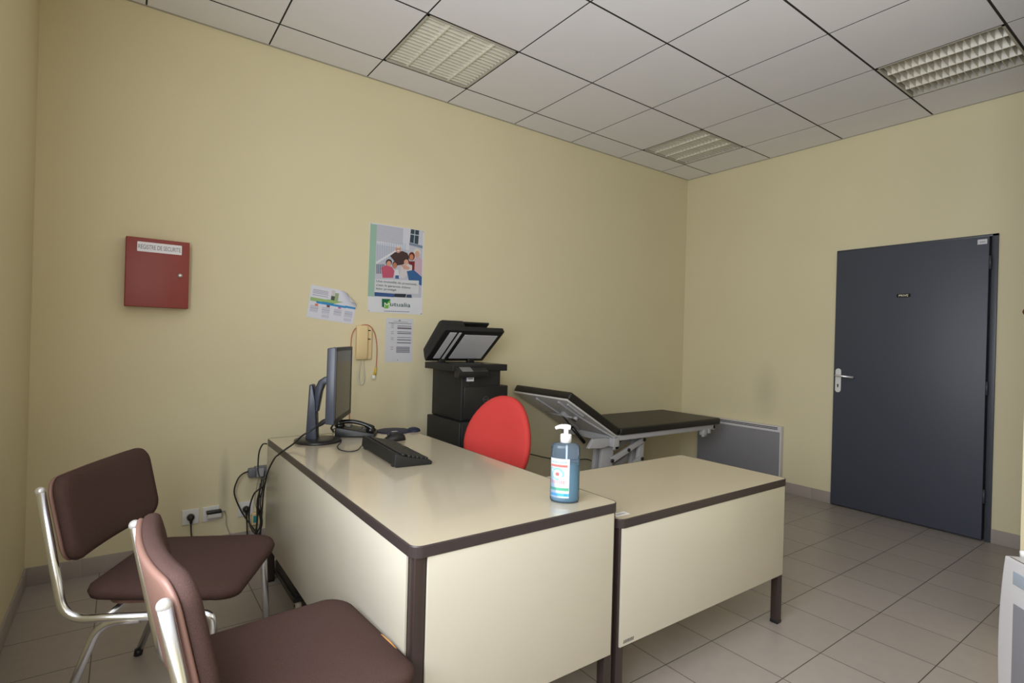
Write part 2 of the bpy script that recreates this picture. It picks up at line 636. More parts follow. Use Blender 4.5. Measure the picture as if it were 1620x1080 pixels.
# skirting of tiles
def skirting(name, side, a, e, s0=0.0):
    b = B()
    L_ = .305
    x = a
    first = True
    while x < e - 1e-4:
        nx = min(e, x + (L_ - s0 if first else L_))
        first = False
        if side == 'back':
            b.box(x + .001, nx - .001, -.009, 0, 0, .088, bev=.001)
        elif side == 'right':
            b.box(-.009, 0, x + .001, nx - .001, 0, .092, bev=.001)
        else:
            b.box(RX0, RX0 + .009, x + .001, nx - .001, 0, .088, bev=.001)
        x = nx
    if side == 'back':
        b.box(a, e, -.0075, 0, 0, .0865, mi=1)
    elif side == 'right':
        b.box(-.0075, 0, a, e, 0, .0905, mi=1)
    else:
        b.box(RX0, RX0 + .0075, a, e, 0, .0865, mi=1)
    struct(b.build(name, [SKIRT, GROUT]))


skirting('baseboard_back', 'back', RX0 + .009, -.009, .1)
skirting('baseboard_right', 'right', DY1 + .0, -.0, .15)
skirting('baseboard_right', 'right', RY0, DY0 - .0, .0)
skirting('baseboard_left', 'left', RY0, 0, .1)

# ceiling: suspended tiles with thin dark joints, three of them are lights
GX = [-.4288 - .6 * k for k in range(0, 8)]          # joints along Y
GY = [-.2752 - .6 * k for k in range(0, 8)]          # joints along X
xs = sorted([RX0 + .004] + [g for g in GX if g > RX0] + [-.004])
ys = sorted([RY0] + [g for g in GY if g > RY0] + [-.004])
lights = [(-3.4288, -.8752), (-1.0288, -.8752), (-1.0288, -2.6752)]
b = B()
g2 = .0044
for i in range(len(xs) - 1):
    for j in range(len(ys) - 1):
        if any(abs(xs[i] - lx) < .01 and abs(ys[j] - ly) < .01 for lx, ly in lights):
            continue
        gx0 = g2 if i else 0
        gx1 = g2 if i < len(xs) - 2 else 0
        gy0 = g2 * 1.35 if j else 0
        gy1 = g2 * 1.35 if j < len(ys) - 2 else 0
        b.box(xs[i] + gx0, xs[i + 1] - gx1, ys[j] + gy0, ys[j + 1] - gy1, H, H + .018, mi=0)
b.box(RX0 - .1, .1, RY0 - .1, .1, H + .19, H + .28, mi=1)
for k, x in enumerate(xs[1:-1]):
    b.box(x - g2 + .0003, x + g2 - .0003, RY0, 0, H + .0006, H + .016, mi=1)
for y in ys[1:-1]:
    b.box(RX0, 0, y - g2 * 1.35 + .0003, y + g2 * 1.35 - .0003, H + .0004, H + .0165, mi=1)
struct(b.build('ceiling', [CEIL, DARKGAP]))
b = B(); b.box(RX0, 0, -.014, 0, H - .002, H + .012); struct(b.build('trim_1', TRIMW))
b = B(); b.box(-.014, 0, RY0, -.014, H - .002, H + .012); struct(b.build('trim_2', TRIMW))
b = B(); b.box(RX0, RX0 + .014, RY0, -.014, H - .002, H + .012); struct(b.build('trim_3', TRIMW))

# ------------------------------------------------------------------ recessed louvre lights
lt_labels = ['recessed square louvre light over the poster, nearest the red box',
             'small looking recessed louvre light near the far corner of the ceiling',
             'recessed louvre light above the dark door at the right of the ceiling']


def louvre_light(x0, y0, label):
    t = thing('ceiling_light', label, 'ceiling light', (x0 + .3, y0 + .3, H))
    t['group'] = 'recessed ceiling lights'
    W = .588
    a, c = x0 + .006, y0 + .006
    b = B()
    for (p, q, r, s) in ((a, a + .012, c, c + W), (a + W - .012, a + W, c, c + W), (a, a + W, c, c + .012), (a, a + W, c + W - .012, c + W)):
        b.box(p, q, r, s, H - .001, H + .075)
    b.box(a, a + W, c, c + W, H + .075, H + .08)
    b.build('housing', LOUVI, t)
    # three bright V shaped reflectors running along Y
    for k in (1, 2, 3):
        b = B()
        xc = a + W * k / 4
        b.prism([(xc - .004, H + .002), (xc + .004, H + .002), (xc + .022, H + .055), (xc - .022, H + .055)], 1, c + .013, c + W - .013)
        b.build('reflector', LOUV, t)
    b = B()
    n = 17
    for i in range(1, n):
        yc = c + W * i / n
        for k in range(4):
            u0, u1 = a + W * k / 4 + (.013 if k == 0 else .004), a + W * (k + 1) / 4 - (.013 if k == 3 else .004)
            b.prism([(yc - .0012, H + .003), (yc + .0012, H + .003), (yc + .0045, H + .042), (yc - .0045, H + .042)], 0, u0, u1)
    b.build('louvre', LOUV, t)
    for k in range(4):
        b = B()
        xc = a + W * (k + .5) / 4
        b.cyl((xc, c + .02, H + .062), (xc, c + W - .02, H + .062), .011, 12)
        b.build('lamp_tube', TUBEM, t)
    return t


for (lx, ly), lb in zip(lights, lt_labels):
    louvre_light(lx, ly, lb)


# ------------------------------------------------------------------ desks
def desk(name, label, x0, x1, y0, y1, h, side_left, cat='desk', panel_z=.22):
    """y0 is the front edge (towards the camera); legs are square tubes just inside the top"""
    t = thing(name, label, cat, ((x0 + x1) / 2, (y0 + y1) / 2, 0))
    th = .029
    cx, cy = (x0 + x1) / 2, (y0 + y1) / 2
    w, d = x1 - x0, y1 - y0
    b = B()
    b.prism(rrect(w - .006, d - .006, .027, 8, cx, cy), 2, h - th, h)
    b.build('desktop', LAM, t)
    b = B()   # brown edging: a ring round the top
    out = rrect(w, d, .030, 8, cx, cy)
    inn = rrect(w - .007, d - .007, .0265, 8, cx, cy)
    n = len(out)
    prof = [(1.0, h - th - .001), (1.0, h - .002), (.5, h + .0006), (0, h + .0008)]
    vo = []
    for i in range(n):
        col_ = []
        for k, z in prof:
            p = (inn[i][0] + (out[i][0] - inn[i][0]) * k, inn[i][1] + (out[i][1] - inn[i][1]) * k, z)
            col_.append(b.bm.verts.new(p))
        col_.append(b.bm.verts.new((inn[i][0], inn[i][1], h - th - .001)))
        vo.append(col_)
    fs = []
    for i in range(n):
        A, C = vo[i], vo[(i + 1) % n]
        m = len(A)
        for k in range(m):
            fs.append(b.bm.faces.new((A[k], C[k], C[(k + 1) % m], A[(k + 1) % m])))
    bmesh.ops.recalc_face_normals(b.bm, faces=fs)
    b._mark(fs, 0, None, False)
    b.build('edge_band', EDGE, t)
    lw = .034
    ins = .010
    for sx in (0, 1):
        for sy in (0, 1):
            b = B()
            lx = x0 + ins if sx == 0 else x1 - ins - lw
            ly = y0 + ins if sy == 0 else y1 - ins - lw
            b.box(lx, lx + lw, ly, ly + lw, .012, h - th, bev=.003)
            lg = b.build('leg', BROWNM, t)
            b = B(); b.box(lx - .001, lx + lw + .001, ly - .001, ly + lw + .001, 0, .014, bev=.002)
            b.build('foot_cap', BLACKP, lg)
    b = B()
    b.box(x0 + ins + lw, x1 - ins - lw, y0 + ins + .004, y0 + ins + lw - .004, h - th - .03, h - th)
    b.box(x0 + ins + lw, x1 - ins - lw, y1 - ins - lw + .004, y1 - ins - .004, h - th - .03, h - th)
    b.box(x0 + ins + .004, x0 + ins + lw - .004, y0 + ins + lw, y1 - ins - lw, h - th - .03, h - th)
    b.box(x1 - ins - lw + .004, x1 - ins - .004, y0 + ins + lw, y1 - ins - lw, h - th - .03, h - th)
    b.build('frame_rail', BROWNM, t)
    b = B()   # front panel, in front of the right leg, beside the left leg
    px0 = x0 + ins + (lw if side_left else .008)
    b.box(px0, x1 - ins - .014, y0 + ins - .008, y0 + ins - .0005, panel_z, h - th - .002, bev=.001)
    b.build('front_panel', LAMP, t)
    if side_left:
        b = B()
        b.box(x0 + ins - .008, x0 + ins - .0005, y0 + ins + lw, y1 - .012, .198, h - th - .002, bev=.001)
        b.build('side_panel', LAMP, t)
    return t


d1 = desk('office_desk', 'long cream desk with brown edges carrying the computer monitor', -4.088, -3.337, -2.226, -.525, .72, True)
d2 = desk('return_desk', 'smaller lower cream desk butted to the right of the computer desk', -3.331, -2.222, -2.222, -1.640, .657, False, panel_z=.225)
b = B(); b.box(-3.31, -3.245, -2.190, -2.160, .6572, .6578, col=(.80, .80, .82)); b.box(-3.30, -3.255, -2.180, -2.170, .6578, .658, col=(.45, .45, .5))
b.build('sticker', LABELC, d2)
b = B()
for k in range(7):      # tiny illegible mark: a row of short slanting strokes
    x = -3.296 + k * .0075
    b.prism([(x, .234), (x + .004, .234), (x + .007, .245), (x + .003, .245)], 1, -2.2205, -2.2200, col=(.05, .05, .06))
b.build('maker_mark', LABELC, d2)


# ------------------------------------------------------------------ visitor chairs
def pillow_shape(w, d, t, r, nx=16, rim=.55, crown=.010, bow=0.0):
    """rounded cushion outline w x d (local x = depth, y = width), thickness t, soft edges; returns B"""
    b = B()
    out = rrect(d, w, r, 7)
    n = len(out)
    levels = [(0.86, 0), (0.97, t * .18), (1.0, t * .5), (.975, t * .80), (.90, t * .95), (.70, t + crown * .5), (.4, t + crown * .85), (.1, t + crown)]
    rings = []
    for k, z in levels:
        ring = []
        for (x, y) in out:
            m = math.hypot(x, y)
            # shrink by distance rather than scale for the outer rings
            off = (1 - k) * min(w, d) * .5
            q = max(0.02, (m - off) / m)
            ring.append(b.bm.verts.new((x * q, y * q, z)))
        rings.append(ring)
    fs = []
    for i in range(len(rings) - 1):
        for k in range(n):
            fs.append(b.bm.faces.new((rings[i][k], rings[i][(k + 1) % n], rings[i + 1][(k + 1) % n], rings[i + 1][k])))
    fs.append(b.bm.faces.new(rings[0][::-1]))
    fs.append(b.bm.faces.new(rings[-1]))
    b._mark(fs, 0, None, True)
    return b


def visitor_chair(label, loc, ang, torn=False):
    t = thing('visitor_chair', label, 'chair', loc, ang)
    t['group'] = 'brown visitor chairs'
    HW = .250      # half distance of the side tubes
    # seat: front wider than the back
    b = pillow_shape(.462, .455, .050, .070, crown=.012)
    for v in b.bm.verts:
        u = v.co.x / .215
        v.co.y *= 1 + .06 * u
        v.co.z += .010 * math.cos(v.co.y * 6) - .012 * max(0, u) ** 2 - .014 * abs(v.co.y / .22) ** 2 * -1
        v.co += Vector((.234, 0, .405))
    b.build('seat', FAB, t, local=True)
    b = B()
    b.prism(rrect(.36, .36, .06, 6, .235, 0), 2, .400, .410)
    b.build('seat_base', SHELLM, t, local=True)
    if torn:
        b = B()
        b.tube(smooth_path([(.448, -.02, .446), (.450, -.07, .447), (.448, -.12, .445)], 4), [.002] + [.005] * 7 + [.002], 8)
        b.build('exposed_foam', FOAM, t, local=True)
    # backrest, curved pad + shell
    rec = math.radians(12)
    Rm = Matrix.Translation((-.062, 0, .670)) @ Matrix.Rotation(-rec, 4, 'Y')
    for nm, mtl, off, thick, sc, crown in (('backrest', FAB, 0.004, .036, 1.0, .006), ('back_shell', SHELLM, -.008, .016, .985, .002)):
        b = B()
        base_ = rrect(.505 * sc, .262 * sc, .055, 7)
        out = []
        for q in range(len(base_)):
            a_, c_ = Vector(base_[q]), Vector(base_[(q + 1) % len(base_)])
            m_ = max(1, int((c_ - a_).length / .02))
            out += [tuple(a_.lerp(c_, w / m_)) for w in range(m_)]
        n = len(out)
        lev = [(.03, 0), (.25, 0), (.5, 0), (.75, 0), (.92, 0), (.985, thick * .12), (1.0, thick * .4), (.99, thick * .7), (.955, thick * .93),
               (.85, thick + crown * .3), (.65, thick + crown * .7), (.4, thick + crown * .9), (.2, thick + crown), (.03, thick + crown)]
        rings = []
        for k_, z in lev:
            ring = []
            for (y, zz) in out:
                bow = .42 * (y * k_) ** 2
                ring.append(b.bm.verts.new(Rm @ Vector((off + z + bow, y * k_, zz * k_))))
            rings.append(ring)
        fs = []
        for i in range(len(rings) - 1):
            for k in range(n):
                fs.append(b.bm.faces.new((rings[i][k], rings[i][(k + 1) % n], rings[i + 1][(k + 1) % n], rings[i + 1][k])))
        fs.append(b.bm.faces.new(rings[0][::-1])); fs.append(b.bm.faces.new(rings[-1]))
        bmesh.ops.recalc_face_normals(b.bm, faces=fs)
        b._mark(fs, 0, None, True)
        b.build(nm, mtl, t, local=True)
    for s in (-1, 1):
        y = s * HW
        b = B()
        path = arc_path([(-.078, y, .770), (-.006, y, .392), (.350, y, .392)], .065, 8)
        b.tube(path, .0125, 14)
        fr = b.build('side_frame', CHROME, t, local=True)
        b = B(); b.ball((-.078, y, .770), .013)
        b.build('tube_cap', ALU, fr, local=True)
        b = B()
        b.tube(arc_path([(.20, y, .386), (.09, y, .380), (-.045, y, .012)], .07, 8), .0125, 14)
        l = b.build('leg', CHROME, t, local=True)
        b = B(); b.cyl((-.047, y, 0), (-.043, y, .022), .0145)
        b.build('rubber_foot', BLACKP, l, local=True)
        b = B()
        b.tube(arc_path([(.340, y, .392), (.400, y, .392), (.425, y, .012)], .045, 8), .0125, 14)
        l = b.build('leg', CHROME, t, local=True)
        b = B(); b.cyl((.4255, y, 0), (.4245, y, .022), .0145)
        b.build('rubber_foot', BLACKP, l, local=True)
    for xx in (.10, .33):
        b = B()
        b.cyl((xx, -HW, .388), (xx, HW, .388), .009)
        b.build('cross_bar', CHROME, t, local=True)
    return t


visitor_chair('brown fabric chrome tube chair standing free by the left wall', (-4.690, -1.197, 0), math.radians(-27.6))
visitor_chair('brown fabric chrome chair cut off by the picture, pushed against the desk side', (-4.560, -2.095, 0), math.radians(4), torn=True)

# ------------------------------------------------------------------ red task chair behind the desk
rc = thing('task_chair', 'red office chair with rounded backrest tucked behind the computer desk', 'chair', (-3.122, -1.033, 0), math.radians(205))
# local +x = the way the sitter faces
b = B()
Rm = Matrix.Translation((-.20, 0, .692)) @ Matrix.Rotation(math.radians(-10), 4, 'Y')
n = 40
lev = [(.93, -.030), (1.0, -.018), (1.0, .006), (.96, .018), (.88, .025), (.6, .029), (.25, .028)]
rings = []
for k, off in lev:
    ring = []
    for i in range(n):
        a = 2 * PI * i / n
        ey = math.cos(a)
        ez = math.sin(a)
        wid = .210 * (1 - .13 * ez)
        y, z = ey * wid * (abs(ey) ** -.08 if abs(ey) > 1e-3 else 1), ez * .245
        bow = .9 * (y * k) ** 2 - .25 * (z * k) ** 2
        ring.append(b.bm.verts.new(Rm @ Vector((off + bow, y * k, z * k))))
    rings.append(ring)
fs = []
for i in range(len(rings) - 1):
    for k in range(n):
        fs.append(b.bm.faces.new((rings[i][k], rings[i][(k + 1) % n], rings[i + 1][(k + 1) % n], rings[i + 1][k])))
fs.append(b.bm.faces.new(rings[0][::-1])); fs.append(b.bm.faces.new(rings[-1]))
bmesh.ops.recalc_face_normals(b.bm, faces=fs)
b._mark(fs, 0, None, True)
b.build('backrest', RED, rc, local=True)
b = pillow_shape(.47, .45, .06, .12)
for v in b.bm.verts:
    v.co += Vector((.05, 0, .42))
b.build('seat', RED, rc, local=True)
b = B()
b.tube(arc_path([(-.02, 0, .405), (-.25, 0, .40), (-.245, 0, .66)], .06), .016, 12)
b.build('back_support', BLACKP, rc, local=True)
b = B(); b.cyl((0, 0, .09), (0, 0, .42), .025); b.build('gas_lift', BLACKP, rc, local=True)
for k in range(5):
    a = math.radians(20 + 72 * k)
    dx, dy = math.cos(a), math.sin(a)
    b = B(); b.tube([(0, 0, .10), (dx * .26, dy * .26, .07)], [.024, .014], 10)
    bs = b.build('base_arm', BLACKP, rc, local=True)
    b = B()
    b.cyl((dx * .262 - dy * .018, dy * .262 + dx * .018, .026), (dx * .262 + dy * .018, dy * .262 - dx * .018, .026), .026)
    b.cyl((dx * .262, dy * .262, .026), (dx * .262, dy * .262, .075), .007)
    b.build('caster', BLACKP, bs, local=True)

# ------------------------------------------------------------------ monitor
mc = Vector((-3.805, -.770, 0))
mang = math.atan2(-.487, .873)
mo = thing('computer_monitor', 'dark monitor seen almost edge-on, on a round base on the desk', 'monitor', (mc.x, mc.y, .72), mang)
# local: +x is the way the screen faces, y = width
b = B()
b.prism([(-.022, .118), (-.020, .470), (.012, .476), (.020, .470), (.020, .120), (.012, .114)], 1, -.206, .206, bev=.004)
b.box(-.030, -.018, -.12, .12, .20, .40, bev=.005)
b.build('housing', MONB, mo, local=True)
b = B()
fw = .017
b.box(.019, .0225, -.205, .205, .1165, .1165 + fw * 1.3)
b.box(.019, .0225, -.205, .205, .474 - fw, .474)
b.box(.019, .0225, -.205, -.205 + fw, .12, .47)
b.box(.019, .0225, .205 - fw, .205, .12, .47)
b.build('bezel', BLACKP, mo, local=True)
b = B(); b.box(.0185, .0208, -.189, .189, .137, .458); b.build('screen', SCREEN, mo, local=True)
b = B()
b.prism([(-.152, .012), (-.098, .012), (-.108, .20), (-.124, .285), (-.140, .285)], 1, -.030, .030, bev=.005)
b.build('stand_column', MONB, mo, local=True)
b = B()
b.prism([(-.116, .15), (-.098, .15), (-.082, .25), (-.070, .285), (-.022, .298), (-.022, .330), (-.070, .325), (-.098, .305), (-.114, .268)], 1, -.024, .024, bev=.006)
b.build('tilt_arm', MONB, mo, local=True)
b = B(); b.lathe([(.110, 0), (.113, .004), (.110, .012), (.06, .017), (.002, .018)], (-.098, 0, 0), 48)
b.build('base', BLACKP, mo, local=True)
# cable from the monitor over the desk edge
b = B()
pc = smooth_path([(-3.885, -.855, .850), (-3.905, -.830, .828), (-3.945, -.800, .792), (-3.985, -.795, .768), (-4.035, -.840, .742), (-4.088, -.895, .727), (-4.102, -.850, .700), (-4.104, -.79, .674), (-4.102, -.683, .61), (-4.100, -.609, .551), (-4.100, -.550, .464), (-4.100, -.527, .379), (-4.100, -.50, .243), (-4.10, -.47, .10)], 6)
b.tube(pc, .0042, 8)
b.tube(pc[2:10], [.006, .009, .011, .012, .012, .011, .009, .006], 10)
tag(b.build('monitor_cable', CABB), 'black cable with thick collar running from the monitor over the desk edge', 'cable')

# ------------------------------------------------------------------ desk telephone
ph = thing('desk_telephone', 'black desk telephone with handset on its cradle behind the monitor', 'telephone', (-3.662, -.632, .72), math.radians(-27))
b = B()
b.prism([(-.10, .0), (.105, .0), (.105, .018), (-.06, .048), (-.10, .052)], 1, -.077, .077, bev=.006)
b.build('body', BLACKP, ph, local=True)
b = B()
path = smooth_path([(-.090, -.052, .070), (-.05, -.052, .080), (0, -.052, .078), (.05, -.052, .064), (.092, -.052, .040)], 5)
b.tube(path, [.020, .022, .021, .018, .015] + [.0135] * 11 + [.015, .018, .021, .022, .020][:5], 14, flat=.8)
b.ball((-.080, -.052, .060), .024, sc=(1.1, 1.1, .75)); b.ball((.080, -.052, .036), .024, sc=(1.1, 1.1, .75))
b.build('handset', BLACKG, ph, local=True)
b = B()
Rk = Matrix.Rotation(math.atan2(.044, -.165) + PI, 4, 'Y')
for i in range(4):
    for j in range(3):
        x, y = .02 + i * .020, -.002 + j * .026
        z = .018 + (.105 - x) / .165 * .030
        b.box(x - .007, x + .007, y - .009, y + .009, z - .002, z + .004, bev=.001)
b.build('keypad', MONB, ph, local=True)
b = B(); b.box(-.085, -.03, -.01, .070, .040, .0535, bev=.001); b.build('display', LCDG, ph, local=True)
b = B()
b.tube(smooth_path([(-.10, .02, .03), (-.12, .03, .028), (-.13, .04, .012), (-.13, .06, .003)], 5), .0028, 8)
b.build('line_cord', CABB, ph, local=True)
# handset curly cord
b = B()
pts = []
for i in range(160):
    tt = i / 159
    a = tt * 2 * PI * 20
    cx_, cy_ = -.105 - .02 * math.sin(tt * PI), -.055 + .05 * tt
    pts.append((cx_ + .0045 * math.cos(a), cy_ + .0045 * math.sin(a) + .0, .012 + .055 * (1 - tt) + .002 * math.sin(a)))
b.tube(pts, .0013, 5)
b.build('coiled_cord', CABB, ph, local=True)

# ------------------------------------------------------------------ keyboard
kb = thing('computer_keyboard', 'black keyboard with raised rear feet lying along the desk', 'keyboard', (-3.690, -1.205, .72), math.radians(-4))
tilt = math.radians(8)
Kt = Matrix.Translation((.078, 0, .004)) @ Matrix.Rotation(tilt, 4, 'Y')   # low edge at +x
b = B()
b.prism([(-.152, -.024), (.0, -.003), (.003, .008), (-.01, .016), (-.120, .021), (-.160, .032), (-.165, .026), (-.162, -.016)], 1, -.228, .228, bev=.003, xf=Kt)
b.build('case', BLACKM, kb, local=True)
b = B()
for row, (u, zz) in enumerate(((-.024, .017), (-.043, .0185), (-.062, .0195), (-.081, .021), (-.100, .0225), (-.126, .0265))):
    y = -.222
    while y < .212:
        wd = .0165
        if row == 0 and -.02 < y < .08:
            wd = .100
        if not (.056 < y < .062):
            b.box(u - .0078, u + .0078, y, y + wd, zz - .004, zz + .0065, bev=.0015, rot=Kt, seg=1)
        y += wd + .0025
b.build('keys', BLACKP, kb, local=True)
for s in (-1, 1):
    b = B(); b.box(-.084, -.070, s * .19 - .012, s * .19 + .012, 0, .012, bev=.002)
    b.build('foot', BLACKP, kb, local=True)
b = B()
b.tube(smooth_path([(-3.77, -1.0, .735), (-3.80, -1.03, .7235), (-3.845, -1.04, .7232), (-3.865, -.98, .7232), (-3.85, -.90, .7232), (-3.80, -.80, .7232), (-3.79, -.76, .7232)], 6), .0022, 7)
tag(b.build('keyboard_cable', CABB), 'thin black cable looping on the desk from the keyboard to the telephone', 'cable')

# ------------------------------------------------------------------ mouse and pad
ms = thing('computer_mouse', 'small black mouse resting behind the keyboard', 'mouse', (-3.545, -.868, .72), math.radians(-8))
b = B()
prof = []
nu, nv = 18, 10
rings = []
for i in range(nu + 1):
    u = i / nu
    x = -.058 + .116 * u
    hw = .031 * (math.sin(PI * min(max(u, .0), 1)) ** .35 if 0 < u < 1 else .05) * (1 - .08 * math.cos(2 * PI * u))
    hh = .038 * (math.sin(PI * (u ** .72)) ** .6 if 0 < u < 1 else .03) + .002
    ring = [b.bm.verts.new((-x, hw * math.cos(PI * k / nv), hh * math.sin(PI * k / nv) ** .8 if 0 < k < nv else 0)) for k in range(nv + 1)]
    rings.append(ring)
fs = []
for i in range(nu):
    for k in range(nv):
        fs.append(b.bm.faces.new((rings[i][k], rings[i][k + 1], rings[i + 1][k + 1], rings[i + 1][k])))
    fs.append(b.bm.faces.new((rings[i][nv], rings[i][0], rings[i + 1][0], rings[i + 1][nv])))
fs.append(b.bm.faces.new(rings[0])); fs.append(b.bm.faces.new(rings[-1][::-1]))
bmesh.ops.recalc_face_normals(b.bm, faces=fs)
b._mark(fs, 0, None, True)
b.build('body', BLACKM, ms, local=True)
b = B(); b.cyl((-.030, -.004, .030), (-.030, .004, .030), .009); b.build('scroll_wheel', BLACKP, ms, local=True)

mp = thing('mouse_mat', 'navy gel wrist rest mouse mat near the back of the desk', 'mouse mat', (-3.415, -.625, .72), math.radians(-18))
b = B()
pts = []
for i in range(48):
    a = 2 * PI * i / 48
    x, y = math.cos(a), math.sin(a)
    r = .098
    px_, py_ = x * r - .025, y * r
    if px_ > .02:
        px_ += (px_ - .02) * .8
        py_ *= 1 - .30 * math.sin(min(1, (px_ - .02) / .06) * PI / 2)
    pts.append((px_, py_))
b.prism(pts, 2, 0, .005, bev=.0015)
b.build('mat_sheet', DKBLUE, mp, local=True)
b = B(); b.lathe([(.050, 0), (.049, .006), (.042, .013), (.028, .018), (.01, .020)], (.085, 0, 0), 32, sx=.75, sy=.95); b.build('wrist_rest', DKBLUE, mp, local=True)
b = B(); b.box(-.055, -.02, -.03, -.012, .0052, .0056, col=(.5, .52, .55), rot=Matrix.Rotation(.4, 4, 'Z')); b.build('printed_mark', LABELC, mp, local=True)

# ------------------------------------------------------------------ soap bottle
bo = thing('pump_bottle', 'clear blue hand gel bottle with white pump at the desk corner', 'bottle', (-3.489, -2.118, .72), math.radians(-42))
# local: x = width direction facing right of the camera, -y towards camera
SX, SY = 1.0, .62
Hb = .190
shell = [(.041, 0), (.0465, .003), (.0485, .010), (.0480, .15), (.0475, .180), (.0455, .188), (.040, .1925), (.020, .1945), (.0165, .195), (.0165, .199)]
b = B(); b.lathe(shell, (0, 0, 0), 48, sx=SX, sy=SY)
b.build('bottle_body', BOTTLE, bo, local=True)
b = B(); b.lathe([(.036, .003), (.0435, .007), (.0455, .014), (.0455, .126), (.0445, .1265)], (0, 0, 0), 48, sx=SX, sy=SY * .97)
b.build('gel', LIQ, bo, local=True)
b = B(); b.cyl((.004, 0, .02), (.004, 0, .19), .0035, 10); b.build('dip_tube', WHITE, bo, local=True)
b = B()
b.lathe([(.0185, .196), (.0185, .221), (.0165, .2235), (.008, .224), (.0075, .2405)], (0, 0, 0), 28)
b.tube(smooth_path([(.015, 0, .245), (0, 0, .247), (-.02, 0, .247), (-.036, 0, .241)], 4), [.006, .008, .0085, .009, .009, .009, .008, .008, .007, .0065, .006, .0055, .005], 12)
b.build('pump_head', WHITEB, bo, local=True)


def label_ink(u, v):
    """u 0..1 left to right, v 0..1 bottom to top of the gel label"""
    base = (.56, .59, .66)
    if .045 < v < .12 and u > .06:
        return (.08, .42, .68) if not (.80 < u < .92 and .06 < v < .10) else (.05, .3, .7)
    if .19 < v < .255 and .04 < u < .97:
        return (.10, .42, .27)
    if .36 < v < .44 and .05 < u < .85 and int(u * 34) % 3:
        return (.62, .36, .38)
    r = math.hypot((u - .48) * 1.0, (v - .60) * 1.9)
    if r < .09:
        return (.62, .14, .14)
    if .22 < r < .30 and not (u > .55 and v < .55):
        return (.24, .52, .52)
    if .72 < v < .765 and .06 < u < .62 and int(u * 40) % 3:
        return (.26, .42, .60)
    if .785 < v < .85 and .06 < u < .92:
        return (.66, .17, .15)
    if .89 < v < .935 and .12 < u < .92 and int(u * 50) % 4:
        return (.30, .46, .60)
    return base


b = B()
nu, nv = 44, 70
grid = []
for j in range(nv + 1):
    row = []
    for i in range(nu + 1):
        a = math.radians(-168 + (252 - 168) * 0 + 96 * i / nu)
        z = .018 + .128 * j / nv
        row.append(b.bm.verts.new((.0480 * math.cos(a) * SX, .0480 * math.sin(a) * SY * 1.01, z)))
    grid.append(row)
for j in range(nv):
    for i in range(nu):
        f = b.bm.faces.new((grid[j][i], grid[j][i + 1], grid[j + 1][i + 1], grid[j + 1][i]))
        b._mark([f], 0, label_ink((i + .5) / nu, (j + .5) / nv), True)
b.build('label', LABELC, bo, local=True)

# ------------------------------------------------------------------ printer on its cabinet
pr = thing('multifunction_printer', 'black multifunction printer with its scanner lid open', 'printer', (-2.80, -.35, .735))
PX0, PX1, PY0, PY1 = -2.962, -2.665, -.540, -.150
b = B()
b.box(PX0, PX1, PY0, PY1, .735, 1.060, bev=.006)
b.box(PX1 - .01, -2.602, PY0, PY1 - .02, .735, .952, bev=.005)
b.box(-2.90, -2.68, PY0 - .002, PY0 + .01, .955, 1.01)
b.build('body', BLACKM, pr)
b = B()
b.box(-2.945, -2.612, PY0 - .010, PY0 - .0005, .745, .950, bev=.003)
fp = b.build('front_cover', BLACKP, pr)
b = B()
ring = [(-2.782 + .0195 * math.cos(2 * PI * k / 28), PY0 - .0105, .866 + .0195 * math.sin(2 * PI * k / 28)) for k in range(28)]
b.tube(ring, .0013, 6, closed=True)
b.text('DELL', .027, .010, Matrix.Translation((-2.782, PY0 - .0112, .866)) @ Matrix.Rotation(PI / 2, 4, 'X'))
b.build('badge', mat('badge_grey', (.16, .16, .17), .35, metal=.5), fp)
b = B()
b.box(-3.031, -2.617, -.548, -.165, 1.050, 1.092, bev=.003)
b.box(-2.70, -2.64, -.50, -.2, 1.035, 1.057)
b.build('scanner_bed', BLACKM, pr)
b = B(); b.box(-2.985, -2.66, -.50, -.20, 1.0918, 1.0926); b.build('scan_glass', BLACKG, pr)
b = B()
b.prism([(-.549, 1.012), (-.600, 1.014), (-.606, 1.050), (-.552, 1.080), (-.549, 1.05)], 0, -3.020, -2.80, bev=.003)
cp = b.build('control_panel', BLACKP, pr)
b = B(); b.prism([(-.604, 1.0515), (-.6035, 1.0535), (-.562, 1.0765), (-.562, 1.0745)], 0, -2.995, -2.915); b.build('display', LCDG, cp)
b = B(); b.box(-2.925, -2.872, PY0 - .0025, PY0 - .0012, .985, 1.020, col=(.78, .80, .86)); b.box(-2.931, -2.925, PY0 - .0025, PY0 - .0012, .985, 1.020, col=(.05, .12, .35))
for k in range(4):      # illegible digits
    b.box(-2.914 + k * .0085, -2.908 + k * .0085, PY0 - .0029, PY0 - .0025, .996, 1.008, col=(.22, .22, .25))
b.build('sticker', LABELC, pr)
# lid, hinged at the back: local frame u along the lid, w normal (upwards/backwards)
lang = math.atan2(.205, .265)
LT = Matrix.Translation((0, -.168, 1.097)) @ Matrix.Rotation(PI - lang, 4, 'X')
# after the rotation local +y runs from hinge towards the camera and up; local +z points down/back -> use negative z as the outside
LX0, LX1, LL = -3.031, -2.570, .345


def lid_box(b, x0, x1, u0, u1, w0, w1, **k):
    b.box(x0, x1, u0, u1, -w1, -w0, rot=LT, **k)


b = B()
lid_box(b, LX0, LX1, 0, LL, 0.0, .035, bev=.006)
